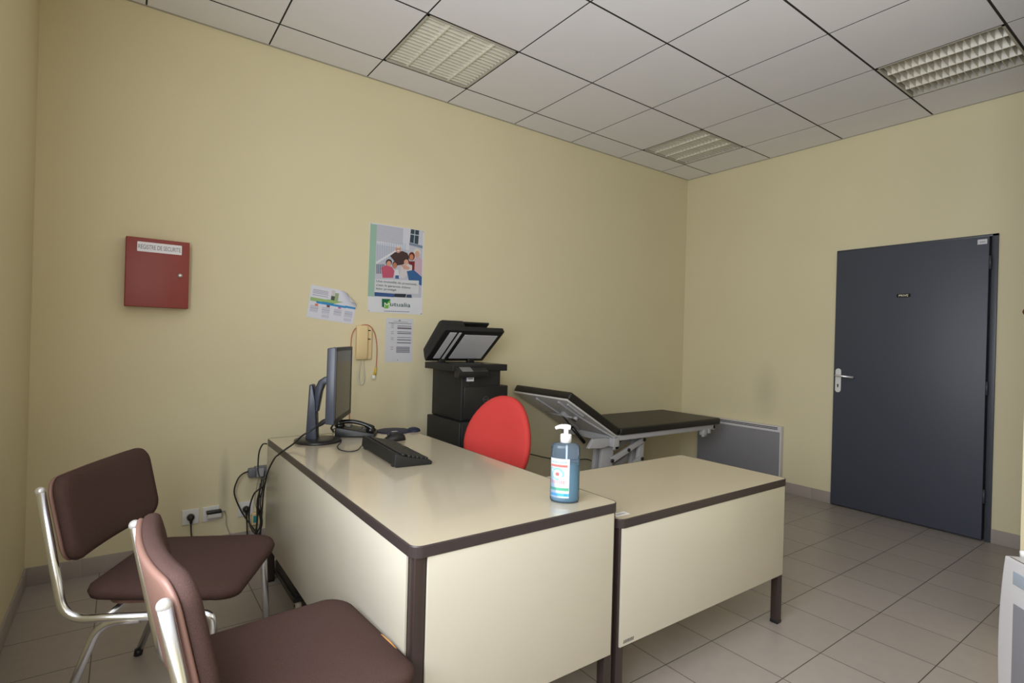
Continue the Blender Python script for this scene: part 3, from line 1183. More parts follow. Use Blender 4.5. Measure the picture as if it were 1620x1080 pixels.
# document feeder body: thick at the left, tray above
b.prism([(0.0, -.03), (.02, -.085), (LL - .04, -.100), (LL - .005, -.085), (LL, -.03)], 0, LX0, LX0 + .16, bev=.006, xf=LT)
lid = b.build('scanner_lid', BLACKM, pr)
b = B()
b.prism([(.03, -.080), (.03, -.092), (LL - .05, -.101), (LL - .02, -.093), (LL - .02, -.080)], 0, LX0 + .14, LX1 - .085, bev=.003, xf=LT)
b.build('paper_tray', BLACKP, lid)
b = B(); lid_box(b, LX0 + .165, LX1 - .035, .035, LL - .045, -.003, 0); b.build('platen_cover', GLASSP, lid)
b = B(); lid_box(b, LX0 + .045, LX0 + .095, .035, LL - .025, -.003, 0); lid_box(b, LX0 + .112, LX0 + .130, .030, LL - .025, -.004, 0); b.build('feeder_strip', GLASSP, lid)
for x in (LX0 + .10, LX1 - .13):
    b = B(); b.box(x, x + .05, -.185, -.150, 1.085, 1.125, bev=.004); b.build('lid_hinge', BLACKP, pr)

pc_ = thing('printer_cabinet', 'black paper cabinet the printer stands on behind the desk', 'cabinet', (-2.80, -.37, 0))
b = B(); b.box(-2.995, -2.585, -.585, -.148, .045, .733, bev=.006); b.box(-2.98, -2.60, -.57, -.16, 0, .045); b.build('body', BLACKM, pc_)
for z0, z1 in ((.06, .37), (.38, .725)):
    b = B(); b.box(-2.985, -2.595, -.597, -.586, z0, z1, bev=.003); dw = b.build('drawer', BLACKP, pc_)
    b = B(); b.box(-2.86, -2.72, -.601, -.596, z1 - .05, z1 - .03, bev=.002); b.build('handle', BLACKG, dw)

# ------------------------------------------------------------------ examination couch
ec = thing('examination_couch', 'black padded examination couch with raised backrest along the back wall', 'couch', (-1.2, -.40, 0))
CY0, CY1 = -.690, -.045
HX, HZ = -1.700, .560


def cushion(b, x0, x1, z0, z1, xf=None):
    b.box(x0, x1, CY0, CY1, z0, z1, bev=.016, rot=xf, seg=3)


b = B(); cushion(b, -1.655, -.372, .562, .617); b.build('seat_cushion', VINYL, ec)
ba = math.atan2(.294, .507)
BT = Matrix.Translation((HX + .02, 0, HZ)) @ Matrix.Rotation(ba, 4, 'Y') @ Matrix.Scale(-1, 4, (1, 0, 0))
# local +x runs up the backrest
BT = Matrix.Translation((HX + .015, 0, HZ - .004)) @ Matrix.Rotation(PI + ba, 4, 'Y')
# local +x now points to -X/up, local +z points down -> cushion at negative z
b = B(); cushion(b, 0.01, .592, -.064, -.006, BT); b.build('back_cushion', VINYL, ec)
b = B()
b.box(.0, .588, CY0 + .012, CY1 - .012, -.008, .006, rot=BT, bev=.002)
bp_ = b.build('back_panel', GREYD, ec)
b = B()
b.bm.free()
for pts_ in ([(.0, CY0 + .03), (.12, CY0 + .075), (.28, CY0 + .115), (.42, CY0 + .13), (.56, CY0 + .13)],
             [(.34, CY0 + .06), (.45, CY0 + .055), (.54, CY0 + .05)],
             [(.02, CY0 + .40), (.15, CY0 + .37), (.32, CY0 + .36), (.56, CY0 + .38)]):
    b = B()
    b.tube([BT @ Vector((p[0], p[1], .012)) for p in smooth_path([(q[0], q[1], 0) for q in pts_], 6)], .0075, 8)
    b.build('back_frame', GREYM, bp_)
b = B()
b.prism(rrect(.05, .022, .010, 4, .20, CY0 + .30), 2, .006, .009, xf=BT)
b.build('cut_out', BLACKP, bp_)
b = B()
b.box(.30, .36, CY0 + .25, CY0 + .29, .006, .04, rot=BT, bev=.004)
b.cyl(BT @ Vector((.33, CY0 + .15, .03)), BT @ Vector((.33, CY0 + .50, .03)), .006)
b.cyl(BT @ Vector((.33, CY0 + .13, .03)), BT @ Vector((.33, CY0 + .17, .03)), .014)
b.build('release_bar', GREYM, bp_)
p0 = BT @ Vector((.34, CY0 + .27, .04))
p1 = Vector((-1.772, CY0 + .27, .478))
b = B()
mid = p0.lerp(p1, .42)
b.cyl(p0, mid, .005, 10)
b.cyl(mid, p1, .014, 14)
b.build('gas_spring', BLACKP, ec)
b = B()   # seat frame rails
b.box(-1.70, -.42, CY0 + .022, CY0 + .052, .520, .562, bev=.004)
b.box(-1.70, -.42, CY1 - .052, CY1 - .022, .520, .562, bev=.004)
b.box(-1.70, -1.67, CY0 + .022, CY1 - .022, .500, .552, bev=.004)
b.box(-.45, -.42, CY0 + .022, CY1 - .022, .515, .560, bev=.004)
b.box(-.60, -.555, CY0 + .012, CY0 + .06, .478, .525, bev=.004)
b.box(-.53, -.50, CY0 + .012, CY0 + .05, .488, .530, bev=.004)
b.cyl((-.60, CY0 + .03, .470), (-.54, CY0 + .03, .470), .009)
b.build('seat_frame', GREYM, ec)
b = B()   # arms carrying the backrest
for yy in (CY0 + .06,):
    b.prism([(-1.66, .535), (-1.66, .485), (-1.80, .470), (-1.93, .480), (-1.88, .545), (-1.78, .545)], 1, yy, yy + .03, bev=.004)
b.build('back_support_arm', GREYM, ec)
b = B()
b.box(-1.72, -1.66, CY0 + .01, CY0 + .06, .478, .545, bev=.004)
b.cyl((-1.69, CY0 + .035, .455), (-1.69, CY0 + .035, .48), .012)
b.build('hinge_block', GREYM, ec)
# scissor lift in the middle: two uprights, slanting arms
LY0, LY1 = CY0 + .10, CY0 + .20
for xx, ww in ((-1.735, .115), (-1.32, .055)):
    for yy in (LY0, LY1 - .03):
        b = B()
        b.prism([(xx, .515), (xx + ww, .515), (xx + ww - .03, .06), (xx - .06, .06)], 1, yy, yy + .028, bev=.003)
        b.build('lift_upright', GREYM, ec)
for (x0, z0, x1, z1) in ((-1.66, .36, -1.30, .49), (-1.68, .20, -1.32, .34)):
    for yy in (LY0 - .022, LY1 + .002):
        b = B()
        dx, dz = x1 - x0, z1 - z0
        l_ = math.hypot(dx, dz)
        nx, nz = -dz / l_ * .022, dx / l_ * .022
        b.prism([(x0 + nx, z0 + nz), (x1 + nx, z1 + nz), (x1 - nx, z1 - nz), (x0 - nx, z0 - nz)], 1, yy, yy + .020, bev=.003)
        ar = b.build('lift_arm', GREYM, ec)
        for (cx_, cz_) in ((x0, z0), ((x0 + x1) / 2, (z0 + z1) / 2), (x1, z1)):
            b = B()
            b.cyl((cx_, yy - .008, cz_), (cx_, yy + .002, cz_), .014, 16)
            b.build('pivot_cap', BLACKP, ar)
b = B()
b.box(-1.95, -1.0, CY0 + .06, CY0 + .11, .02, .065, bev=.004)
b.box(-1.95, -1.0, CY1 - .11, CY1 - .06, .02, .065, bev=.004)
b.box(-1.97, -1.91, CY0 + .02, CY1 - .02, .02, .065, bev=.004)
b.box(-1.04, -.98, CY0 + .02, CY1 - .02, .02, .065, bev=.004)
b.build('base_frame', GREYM, ec)
for x in (-1.94, -1.01):
    for y in (CY0 + .04, CY1 - .04):
        b = B(); b.cyl((x, y, 0), (x, y, .024), .02); b.build('foot', BLACKP, ec)
b = B(); b.tube(smooth_path([(-2.585, -.12, .52), (-2.40, -.06, .43), (-2.1, -.06, .365), (-1.8, -.06, .285), (-1.55, -.07, .25), (-1.42, -.10, .245), (-1.33, -.16, .20)], 8), .004, 8)
tag(b.build('couch_cable', CABB), 'thin black cable sagging along the wall beneath the raised couch backrest', 'cable')

# ------------------------------------------------------------------ wall radiator by the couch
rd = thing('panel_radiator', 'grey wall heater with white top grille beyond the couch foot', 'radiator', (0, -.64, .10))
RY0_, RY1_ = -1.063, -.225
b = B()
b.box(-.048, -.001, RY0_, RY1_, .10, .568, bev=.004)
b.build('casing', RADW, rd)
b = B(); b.box(-.052, -.048, RY0_ + .010, RY1_ - .010, .112, .518, bev=.001); b.build('front_grille', RADF, rd)
b = B()
for z in (.538, .551):
    b.box(-.0495, -.0465, RY0_ + .03, RY1_ - .03, z, z + .0065)
b.build('outlet_slot', BLACKP, rd)

# ------------------------------------------------------------------ white heater at the right edge
e = Vector((-.720, -.694, 0)); nrm_ = Vector((-.694, .720, 0))
ang = math.atan2(e.y, e.x)
hh = .60
cor = Vector((-2.367, -2.994, 0))
# local: x runs along the front towards the camera, y = outward normal of the front (left turn from x is -> check)
ht = thing('convector_heater', 'white free-standing heater with grey grille cut off at the right edge', 'heater', (cor.x, cor.y, 0), ang)
sgn = 1 if (Matrix.Rotation(ang, 3, 'Z') @ Vector((0, 1, 0))).dot(nrm_) > 0 else -1
D = .062 * sgn          # thickness, behind the front
def hb(b, x0, x1, y0, y1, z0, z1, **k):
    b.box(x0, x1, min(y0 * sgn, y1 * sgn), max(y0 * sgn, y1 * sgn), z0, z1, **k)
b = B()
prof = []
Wd = .46
N_ = 14
for i in range(N_ + 1):
    z = .04 + (hh - .04) * i / N_
    prof.append((-.022 * math.sin(PI * i / N_) ** .8 if 0 < i < N_ else 0, z))
pts = [(x, z) for x, z in prof] + [(Wd - x, z) for x, z in reversed(prof)]
b.prism(pts, 1, min(-.062 * sgn, 0), max(-.062 * sgn, 0), bev=.004)
hc = b.build('casing', RADW, ht, local=True)
b = B(); hb(b, .045, Wd - .045, 0, .003, .10, hh - .135, bev=.001); b.build('front_grille', mat('grille_grey', (.24, .24, .27), .5, noise=.1, nscale=400), ht, local=True)
b = B(); hb(b, .04, Wd - .04, 0, .0025, hh - .075, hh - .035, bev=.001); b.build('outlet_slot', mat('pale_blue_grey', (.36, .42, .50), .4), ht, local=True)
b = B(); hb(b, .012, Wd - .01, -.010, -.007, hh - .001, hh + .0008); b.build('top_seam', BLACKP, ht, local=True)
b = B(); b.lathe([(.009, 0), (.010, .016), (.006, .020)], (.0, -.052 * sgn, hh), 16); b.build('top_knob', WHITE, ht, local=True)
b = B(); b.tube([(.01, -.064 * sgn, hh + .004), (.05, -.075 * sgn, hh + .01), (.11, -.075 * sgn, hh - .005)], .010, 10); b.build('rear_cable_clip', BLACKP, ht, local=True)
for x in (.10, Wd - .10):
    b = B(); hb(b, x - .02, x + .02, -.13, .07, 0, .045, bev=.006); b.build('foot', RADW, ht, local=True)

# coat hooks on the partition edge
for z, m_, nm, lb in ((1.434, WOODB, 'coat_peg', 'dark red wooden coat peg ball at the right edge of the picture'), (1.559, ORANGEW, 'coat_peg', 'orange wooden coat peg tip above the dark red one')):
    r = .017 if z < 1.5 else .008
    b = B(); b.cyl((-1.5, -2.886 if z < 1.5 else -2.884, z), (-1.55, -2.886 if z < 1.5 else -2.884, z), .006); b.ball((-1.56, -2.886 if z < 1.5 else -2.882, z), r)
    tag(b.build(nm, m_), lb, 'coat peg')

# ------------------------------------------------------------------ red register box on the back wall
rb = thing('wall_box', 'red metal register box with white title strip on the left of the wall', 'box', (-4.55, 0, 1.555))
b = B(); b.box(-4.690, -4.410, -.070, 0, 1.374, 1.728, bev=.003); b.build('body', REDM, rb)
b = B(); b.box(-4.688, -4.409, -.079, -.071, 1.373, 1.729, bev=.003); dl = b.build('door', REDM, rb)
b = B()
b.prism(rrect(.196, .050, .003, 3), 2, 0, .0006, xf=on_back(-4.543, 1.683, -.0791), col=(.80, .80, .88))
b.text('REGISTRE DE SECURITE', .186, .0225, on_back(-4.543, 1.683, -.0800), col=(.10, .11, .17))
b.build('title_strip', LABELC, dl)
b = B(); b.cyl((-4.450, -.079, 1.548), (-4.450, -.086, 1.548), .0105, 24); b.build('lock', ALU, dl)

# ------------------------------------------------------------------ poster
po = thing('poster', 'tall health insurance poster with a family photo pinned above the small notice', 'poster', (-3.18, 0, 1.713))
PXL, PXR, PZB, PZT = -3.379, -2.981, 1.416, 2.010


def pm(x, y):
    """layout of the print, given on the 460 x 790 design grid"""
    u = (x - 672) / 458.0
    yt = 68 + .143 * (x - 672)
    yb = 818 + .082 * (x - 660)
    v = (y - yt) / (yb - yt)
    return (PXL + u * (PXR - PXL), PZT - v * (PZT - PZB))


lay = [0]


def ink(b, pts, col, conv=pm, y=-.0015):
    lay[0] += 1
    yy = y - lay[0] * 0.00003
    b.poly([(p[0], yy, p[1]) for p in (conv(*q) for q in pts)], 0, rgb(*col))


def ell(cx, cy, rx, ry, n=18):
    return [(cx + rx * math.cos(2 * PI * k / n), cy - ry * math.sin(2 * PI * k / n)) for k in range(n)]


b = B(); b.box(PXL, PXR, -.0013, -.0006, PZB, PZT, col=rgb(214, 217, 226)); po_sheet = b.build('sheet', PAPERC, po)
b = B()
ink(b, [(728, 82), (1118, 138), (1118, 710), (720, 690)], (188, 190, 205))
ink(b, [(676, 80), (728, 85), (720, 692), (670, 688)], (150, 184, 170))
for k in range(9):   # clapboard lines of the pale house
    y = 110 + k * 15
    ink(b, [(730, y - 18), (950, y + 12), (950, y + 14), (730, y - 16)], (165, 168, 186))
ink(b, [(728, 225), (1000, 262), (1000, 290), (728, 253)], (205, 208, 222))
ink(b, [(945, 110), (1008, 120), (1000, 300), (945, 290)], (206, 209, 222))
ink(b, [(1078, 128), (1118, 134), (1118, 280), (1076, 270)], (196, 200, 214))
ink(b, [(1012, 120), (1084, 131), (1078, 250), (1005, 232)], (50, 70, 84))
ink(b, [(1044, 125), (1050, 126), (1044, 243), (1038, 242)], (190, 196, 208))
ink(b, [(1010, 158), (1082, 170), (1081, 177), (1009, 165)], (190, 196, 208))
for k in range(13):  # balusters
    x = 735 + k * 19
    ink(b, [(x, 240), (x + 5, 241), (x + 5, 400), (x, 400)], (160, 176, 204))
ink(b, [(728, 400), (900, 290), (905, 305), (728, 420)], (215, 218, 228))
ink(b, [(1000, 235), (1118, 262), (1118, 285), (1000, 255)], (120, 138, 160))
for k in range(5):
    x = 732 + k * 14
    ink(b, [(x, 420), (x + 7, 420), (x + 9, 500), (x + 2, 500)], (74, 92, 122))
# grandfather in a brown pullover
ink(b, [(840, 350), (880, 318), (945, 308), (985, 325), (1003, 360), (985, 420), (900, 430), (870, 385)], (66, 48, 50))
ink(b, ell(908, 292, 23, 33), (196, 150, 132)); ink(b, ell(908, 270, 20, 12), (214, 204, 198))
ink(b, ell(908, 305, 12, 5), (225, 215, 210))
# grandmother on the right in pale pink
ink(b, [(1050, 370), (1085, 355), (1118, 385), (1118, 540), (1040, 540), (1046, 440)], (198, 170, 184))
ink(b, ell(1070, 318, 32, 33), (210, 205, 196)); ink(b, ell(1072, 335, 20, 28), (202, 158, 142))
# mother with auburn hair
ink(b, ell(1024, 352, 27, 36), (104, 50, 40)); ink(b, ell(1022, 360, 17, 25), (196, 128, 100))
ink(b, [(1000, 395), (1052, 395), (1050, 510), (1005, 480)], (120, 34, 44))
# small child
ink(b, [(935, 430), (975, 410), (1030, 430), (1030, 480), (960, 540), (925, 540)], (205, 200, 206))
ink(b, ell(978, 395, 26, 26), (60, 40, 36)); ink(b, ell(978, 402, 20, 23), (206, 160, 140))
ink(b, [(932, 428), (970, 425), (1010, 450), (1000, 468), (960, 462)], (204, 158, 140))
# girl in pink
ink(b, [(770, 450), (815, 425), (860, 445), (880, 480), (870, 535), (785, 535)], (186, 84, 112))
ink(b, ell(832, 405, 26, 28), (52, 34, 34)); ink(b, ell(832, 414, 19, 23), (202, 152, 134))
# father leaning
ink(b, ell(882, 425, 21, 30), (70, 46, 38)); ink(b, ell(882, 432, 17, 26), (184, 124, 100))
ink(b, [(880, 470), (910, 465), (930, 540), (885, 540)], (214, 212, 220))
ink(b, [(985, 480), (1045, 470), (1118, 530), (1118, 605), (1005, 560)], (54, 96, 150))
ink(b, [(888, 515), (918, 515), (920, 545), (888, 542)], (60, 98, 150))
ink(b, [(722, 655), (890, 672), (880, 700), (722, 688)], (50, 84, 138))
ink(b, [(890, 670), (985, 675), (980, 705), (880, 698)], (38, 46, 60))
ink(b, [(990, 680), (1030, 680), (1035, 708), (985, 705)], (56, 72, 100))
ink(b, [(722, 545), (1093, 562), (1093, 676), (720, 655)], (206, 209, 216))
b.build('family_picture', PAPERC, po)


def ptext(b, s, x0, x1, yc, h, col):
    p = pm((x0 + x1) / 2, yc)
    a, c = pm(x0, yc), pm(x1, yc + 0)
    b.text(s, (x1 - x0) / 458.0 * (PXR - PXL), h, on_back(p[0], p[1], -.0058), col=rgb(*col))


b = B()
ptext(b, 'Une mutuelle de proximité,', 733, 1075, 580, .018, (52, 82, 84))
ptext(b, "c'est la garantie d'être", 733, 1018, 610, .018, (52, 82, 84))
ptext(b, 'bien protégé', 733, 898, 634, .018, (52, 82, 84))
for k in range(12):     # fine print too small to read
    ink(b, [(802 + k * 18, 813 + k), (816 + k * 18, 814 + k), (816 + k * 18, 819 + k), (802 + k * 18, 818 + k)], (120, 128, 146), y=-.0025)
b.build('slogan', PAPERC, po)
b = B()
ink(b, [(782, 712), (852, 716), (850, 750), (835, 790), (785, 780)], (24, 104, 66), y=-.002)
ink(b, [(800, 790), (835, 735), (852, 722), (850, 775), (830, 795)], (112, 180, 60), y=-.002)
ptext(b, 'M', 803, 846, 765, .030, (232, 240, 232))
ptext(b, 'utualia', 852, 1022, 764, .028, (38, 84, 86))
b.build('logo', PAPERC, po)
for (x, z) in ((PXL + .007, PZT - .008), (PXR - .007, PZT - .008), (PXL + .007, PZB + .008), (PXR - .007, PZB + .008)):
    b = B(); b.cyl((x, -.001, z), (x, -.006, z), .0042, 12); b.build('pin', GREYD, po)

# ------------------------------------------------------------------ A4 notice below it
nt_ = thing('paper_notice', 'plain white printed list on the wall under the poster', 'notice', (-3.147, 0, 1.232))
b = B(); b.box(-3.249, -3.048, -.0012, -.0004, 1.081, 1.383, col=rgb(205, 207, 216)); b.build('sheet', PAPERC, nt_)
b = B()


def nm2(x, y):  # design grid 0..100 x 0..150
    return (-3.249 + x / 100 * .201, 1.383 - y / 150 * .302)


def bar(x0, x1, y, h, c):
    p, q = nm2(x0, y), nm2(x1, y + h)
    b.box(p[0], q[0], -.0017, -.0012, q[1], p[1], col=rgb(*c))


bar(46, 54, 6, 3, (110, 110, 125)); bar(28, 80, 11, 1.5, (150, 152, 165)); bar(10, 94, 16, 2, (120, 122, 135))
for y, hgt, c in ((25, 2, (96, 96, 110)), (31, 5, (110, 96, 110)), (45, 2, (96, 96, 110)), (50, 3, (104, 98, 112)), (64, 2, (110, 110, 124)), (72, 3, (104, 100, 112)), (82, 3, (90, 90, 104))):
    bar(42, 94, y, hgt, c)
for k in range(7):
    bar(40, 90, 97 + k * 3.1, 2.0, (120, 122, 136))
for y in (20, 26, 32, 46, 52, 66, 72, 98, 105):
    bar(20, 29, y, 2, (150, 144, 152))
bar(44, 48, 141, 3, (150, 150, 162))
b.build('printed_lines', PAPERC, nt_)

# ------------------------------------------------------------------ leaflet with a curled corner
lf = thing('leaflet', 'tilted multicoloured leaflet with a curled top corner left of the poster', 'leaflet', (-3.62, 0, 1.44))
LW, LH = .297, .205
lo_ = Vector((-3.770, 0, 1.362))
lrot = -math.radians(6.6)


def leaf_ink(u, v):
    """v from the top"""
    if .385 < v + (u - .5) * .0 < .50 and u < .66:
        if u > .14 and v > .43 + .0 * u:
            pass
    band = .42 - .02 * u
    d = v - band
    if -.05 < d < .06 and .02 < u < .62 - d * 2:
        return (150, 184, 120) if d < .045 or u < .15 else (40, 130, 190)
    if .055 < d < .12 and u > .16:
        return (48, 140, 200)
    if .125 < d < .19 and (.13 < u < .20):
        return (214, 120, 80)
    if .125 < d < .18 and (.38 < u < .44):
        return (110, 70, 80)
    if .125 < d < .18 and (.62 < u < .69):
        return (190, 100, 170)
    if .10 < v < .30 and .06 < u < .38 and int(v * 60) % 3:
        return (176, 176, 196)
    if .05 < v < .42 and .44 < u < .52:
        return (70, 84, 70) if v > .22 else (200, 196, 200)
    if .12 < v < .42 and .52 <= u < .60:
        return (150, 170, 130)
    for c in (.04, .29, .54, .78):
        if c < u < c + .17 and .62 < v < .82 and int(v * 70) % 3:
            return (182, 184, 204)
    if (.30 < u < .46 or .78 < u < .95) and .84 < v < .95 and int(v * 70) % 3:
        return (182, 184, 204)
    return (214, 216, 230)


b = B()
nu, nv = 90, 62
A_ = Vector((.51, 1.0)); Bp = Vector((1.0, .40))     # fold line in uv (v up)
fa_, fb_ = Vector((A_.x * LW, A_.y * LH)), Vector((Bp.x * LW, Bp.y * LH))
fd = (fb_ - fa_).normalized(); fn = Vector((-fd.y, fd.x))
if fn.dot(Vector((LW, LH)) - fa_) < 0:
    fn = -fn
RC = .030
vs, vs2 = [], []
for j in range(nv + 1):
    r1, r2 = [], []
    for i in range(nu + 1):
        p = Vector((LW * i / nu, LH * j / nv))
        s_ = (p - fa_).dot(fn)
        hgt = 0.0015
        nrm2 = 1.0
        if s_ > 0:
            th_ = min(s_ / RC, 2.6)
            rest = s_ - th_ * RC
            base_ = p - fn * s_
            p = base_ + fn * (RC * math.sin(th_) + rest * math.cos(th_))
            hgt += RC * (1 - math.cos(th_)) + rest * math.sin(th_)
            nd = (math.cos(th_), math.sin(th_))
        else:
            nd = (1, 0)
        q = Matrix.Rotation(lrot, 2) @ p
        w_ = Vector((lo_.x + q.x, -hgt, lo_.z + q.y))
        # offset of the back layer, opposite to the front normal
        fn3 = Matrix.Rotation(lrot, 2) @ fn
        off = Vector((fn3.x * nd[1], nd[0], fn3.y * nd[1])) * .0006
        r1.append(b.bm.verts.new(w_))
        r2.append(b.bm.verts.new(w_ + off))
    vs.append(r1); vs2.append(r2)
for j in range(nv):
    for i in range(nu):
        f = b.bm.faces.new((vs[j][i], vs[j][i + 1], vs[j + 1][i + 1], vs[j + 1][i]))
        b._mark([f], 0, rgb(*leaf_ink((i + .5) / nu, 1 - (j + .5) / nv)), True)
        f = b.bm.faces.new((vs2[j][i], vs2[j + 1][i], vs2[j + 1][i + 1], vs2[j][i + 1]))
        b._mark([f], 0, rgb(212, 214, 226), True)
b.build('sheet', PAPERC, lf)

# ------------------------------------------------------------------ wall handset
wp = thing('wall_intercom', 'cream wall intercom handset hanging beside the leaflet', 'intercom', (-3.405, 0, 1.21))
b = B(); b.box(-3.455, -3.350, -.022, 0, 1.100, 1.322, bev=.006); b.build('wall_plate', IVORY, wp)
b = B()
b.prism([(-.022, 1.098), (-.036, 1.100), (-.048, 1.125), (-.046, 1.30), (-.036, 1.324), (-.022, 1.322), (-.030, 1.29), (-.030, 1.13)], 0, -3.462, -3.388, bev=.005)
b.box(-3.460, -3.390, -.034, -.022, 1.10, 1.322, bev=.004)
b.build('handset', IVORY, wp)
for z in (1.292, 1.235):
    b = B(); b.box(-3.379, -3.362, -.0245, -.0215, z - .003, z + .003); b.build('button', BLACKP, wp)
b = B()
pts = []
for i in range(420):
    tt = i / 419
    a = tt * 2 * PI * 70
    # loop hanging down and back up
    cxx = -3.425 + .014 * math.sin(tt * 2 * PI) * -1 + .018 * tt
    czz = 1.100 - .165 * math.sin(tt * PI) ** .75
    pts.append((cxx + .0030 * math.cos(a), -.018 + .0030 * math.sin(a), czz))
b.tube(pts, .0016, 5)
b.build('coiled_cord', WHITE, wp)
b = B()
b.tube(smooth_path([(-3.48, -.006, .66), (-3.486, -.006, .80), (-3.490, -.006, .95), (-3.488, -.008, 1.12), (-3.486, -.010, 1.24), (-3.472, -.014, 1.29), (-3.455, -.026, 1.309), (-3.42, -.030, 1.326), (-3.38, -.028, 1.326), (-3.350, -.024, 1.300), (-3.325, -.014, 1.255), (-3.312, -.010, 1.19), (-3.310, -.010, 1.12), (-3.314, -.012, 1.04)], 6), .0026, 8, mi=0)
nc = tag(b.build('network_cable', CABR), 'salmon network cable draped over the intercom and ending in a yellow plug', 'cable')
b = B(); b.tube([(-3.314, -.013, 1.045), (-3.324, -.016, .995)], [.006, .0085], 8); b.build('strain_relief', YEL, nc)
b = B(); b.box(-3.340, -3.322, -.022, -.010, .972, .995, bev=.001); b.build('connector', WHITEB, nc)

# ------------------------------------------------------------------ sockets, plugs, adapters
def socket(x, z, label):
    t = thing('wall_socket', label, 'socket', (x, 0, z), group='wall sockets near the floor')
    b = B(); b.box(x - .041, x + .041, -.010, 0, z - .042, z + .042, bev=.003); b.build('face_plate', WHITE, t)
    b = B(); b.lathe([(.021, 0), (.021, .0012), (.018, .0012)], (x, -.0098, z), 28, rot=Matrix.Rotation(PI / 2, 3, 'X')); b.build('socket_well', mat('socket_shade', (.6, .6, .6), .5), t)
    return t


socket(-4.364, .222, 'white wall socket holding a round black plug, leftmost of three')
socket(-4.265, .224, 'white wall socket holding the small black charger, middle of three')
socket(-4.085, .222, 'white wall socket half hidden by cables beside the desk')


def plug(x, z, path, label):
    t = thing('power_plug', label, 'plug', (x, -.01, z))
    b = B()
    b.lathe([(.019, .0), (.019, .012), (.015, .026), (.008, .032)], (x, -.0115, z), 22, rot=Matrix.Rotation(PI / 2, 3, 'X'))
    b.tube([(x, -.030, z), (x + .0, -.036, z - .03)], [.011, .006], 10)
    b.build('plug_body', BLACKP, t)
    b = B(); b.tube(smooth_path([(x, -.036, z - .028)] + path, 6), .0038, 8); b.build('power_cord', CABB, t)


plug(-4.364, .222, [(-4.362, -.045, .14), (-4.352, -.06, .07), (-4.335, -.10, .006), (-4.25, -.16, .005), (-4.12, -.20, .005)], 'black plug and cord in the leftmost wall socket')
plug(-4.085, .222, [(-4.083, -.045, .13), (-4.080, -.06, .05), (-4.07, -.09, .006), (-4.02, -.14, .005)], 'black plug and cord in the socket beside the desk')
ch = thing('plug_in_charger', 'small black and grey charger plugged into the middle socket', 'charger', (-4.25, -.01, .225))
b = B(); b.box(-4.285, -4.215, -.045, -.0105, .206, .232, bev=.003); b.build('body', GREYD, ch)
b = B(); b.box(-4.290, -4.215, -.048, -.012, .230, .247, bev=.005); b.build('cap', BLACKP, ch)
b = B()
b.tube([(-4.216, -.03, .232), (-4.197, -.03, .232)], .0045, 8)
b.tube(smooth_path([(-4.198, -.03, .232), (-4.190, -.03, .20), (-4.188, -.035, .15), (-4.165, -.05, .09), (-4.13, -.09, .03), (-4.10, -.12, .004), (-4.05, -.16, .004)], 6), .0016, 6)
b.build('thin_cord', CABG, ch)

ad = thing('power_adapter', 'grey power brick on the wall behind the back corner of the desk', 'adapter', (-4.04, 0, .435))
b = B(); b.box(-4.082, -4.040, -.045, -.002, .408, .462, bev=.010); b.box(-4.046, -3.960, -.042, 0, .406, .468, bev=.004); b.build('body', mat('adapter_grey', (.16, .165, .19), .4), ad)
b = B(); b.box(-4.035, -4.00, -.0425, -.0415, .410, .460, col=(.36, .36, .38)); b.build('label', LABELC, ad)


def cable(pts, r, label, m=CABB, name='power_cable'):
    b = B(); b.tube(smooth_path(pts, 6), r, 8)
    return tag(b.build(name, m), label, 'cable')


cable([(-4.080, -.03, .446), (-4.115, -.04, .436), (-4.142, -.05, .404), (-4.155, -.05, .334), (-4.122, -.05, .238), (-4.085, -.05, .17), (-4.052, -.06, .116), (-4.00, -.08, .045)], .0042, 'black cable arching from the grey power brick down to the left')
cable([(-4.085, -.515, .690), (-4.095, -.47, .68), (-4.100, -.415, .631), (-4.100, -.395, .56), (-4.100, -.42, .515), (-4.100, -.50, .51), (-4.102, -.585, .53)], .0038, 'short black cable loop hanging at the top back corner of the desk')
cable([(-4.106, -.53, .475), (-4.110, -.45, .44), (-4.112, -.37, .40), (-4.112, -.28, .32), (-4.110, -.25, .25), (-4.108, -.30, .20), (-4.104, -.46, .205)], .0042, 'black cable bowing out halfway down the desk corner bundle')
cable([(-4.025, -.04, .405), (-4.04, -.05, .34), (-4.045, -.05, .27), (-4.03, -.05, .22), (-4.00, -.06, .20)], .0018, 'thin grey wire dropping from the power brick', CABG)
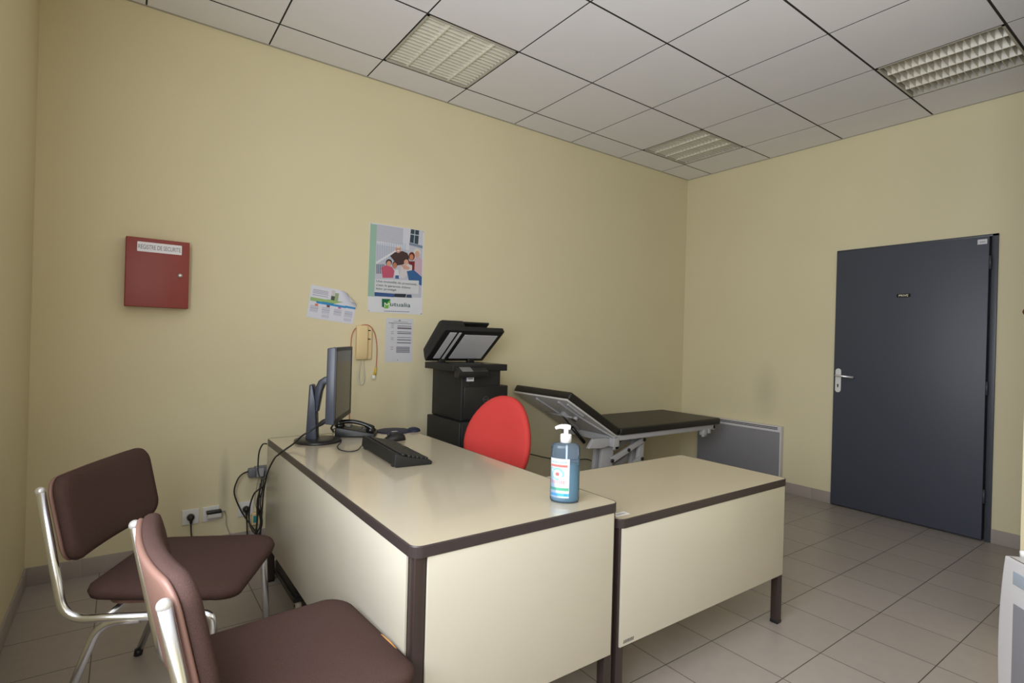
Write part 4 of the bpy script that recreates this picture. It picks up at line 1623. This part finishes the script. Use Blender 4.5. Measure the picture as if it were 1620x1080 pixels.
for i, (dx, dy, lb) in enumerate(((0, 0, 'black cable nearest the desk leg in the hanging cable bundle'), (-.009, .012, 'thick black cable second in the hanging bundle behind the desk'),
                                  (-.018, -.006, 'black cable on the outer side of the hanging bundle'), (-.003, .026, 'black cable at the rear of the hanging bundle'), (-.014, .03, 'black cable crossing low through the hanging bundle'))):
    x0_, y0_ = -4.094 + dx, -.500 + dy
    w_ = random.uniform(-.012, .012)
    cable([(x0_ + .006, y0_, .55 - .03 * i), (x0_, y0_, .48 - .02 * i), (x0_ - .004 + w_, y0_ + .01, .38), (x0_ - w_, y0_ + .02, .27), (x0_ - .012 + w_ * 2, y0_ + .04, .17),
           (x0_ - .02 - w_, y0_ + .07, .10), (x0_ + .015 * (i - 2), y0_ + .10 + .01 * i, .006)], .0034 + .0005 * (i % 3), lb)
lp = thing('junction_box', 'small cream connector box with a teal tab among the cables', 'connector', (-4.03, -.02, .16))
b = B(); b.box(-4.055, -4.010, -.03, 0, .125, .195, bev=.003); b.build('body', IVORY, lp)
b = B(); b.box(-4.047, -4.030, -.033, -.029, .140, .180, bev=.001); b.build('tab', mat('teal_plastic', (.02, .30, .30), .4), lp)

# ------------------------------------------------------------------ computer tower on a castered stand, under the desk
ct = thing('computer_tower', 'dark computer tower on casters under the back of the desk', 'computer', (-3.95, -.75, 0))
b = B(); b.box(-4.045, -3.87, -.98, -.60, .075, .47, bev=.005); b.build('case', BLACKM, ct)
b = B(); b.box(-4.035, -3.88, -.992, -.981, .09, .46, bev=.003); b.build('front_bezel', BLACKP, ct)
b = B(); b.box(-4.050, -3.86, -.97, -.50, .055, .078, bev=.003); b.build('trolley', BLACKP, ct)
for x in (-4.025, -3.89):
    for y in (-.52, -.94):
        b = B()
        b.cyl((x - .012, y, .028), (x + .012, y, .028), .027, 24)
        cs = b.build('caster', CREAMW, ct)
        b = B(); b.cyl((x - .014, y, .028), (x + .014, y, .028), .008); b.cyl((x, y + .005, .03), (x, y + .005, .058), .006); b.build('caster_fork', BLACKP, cs)
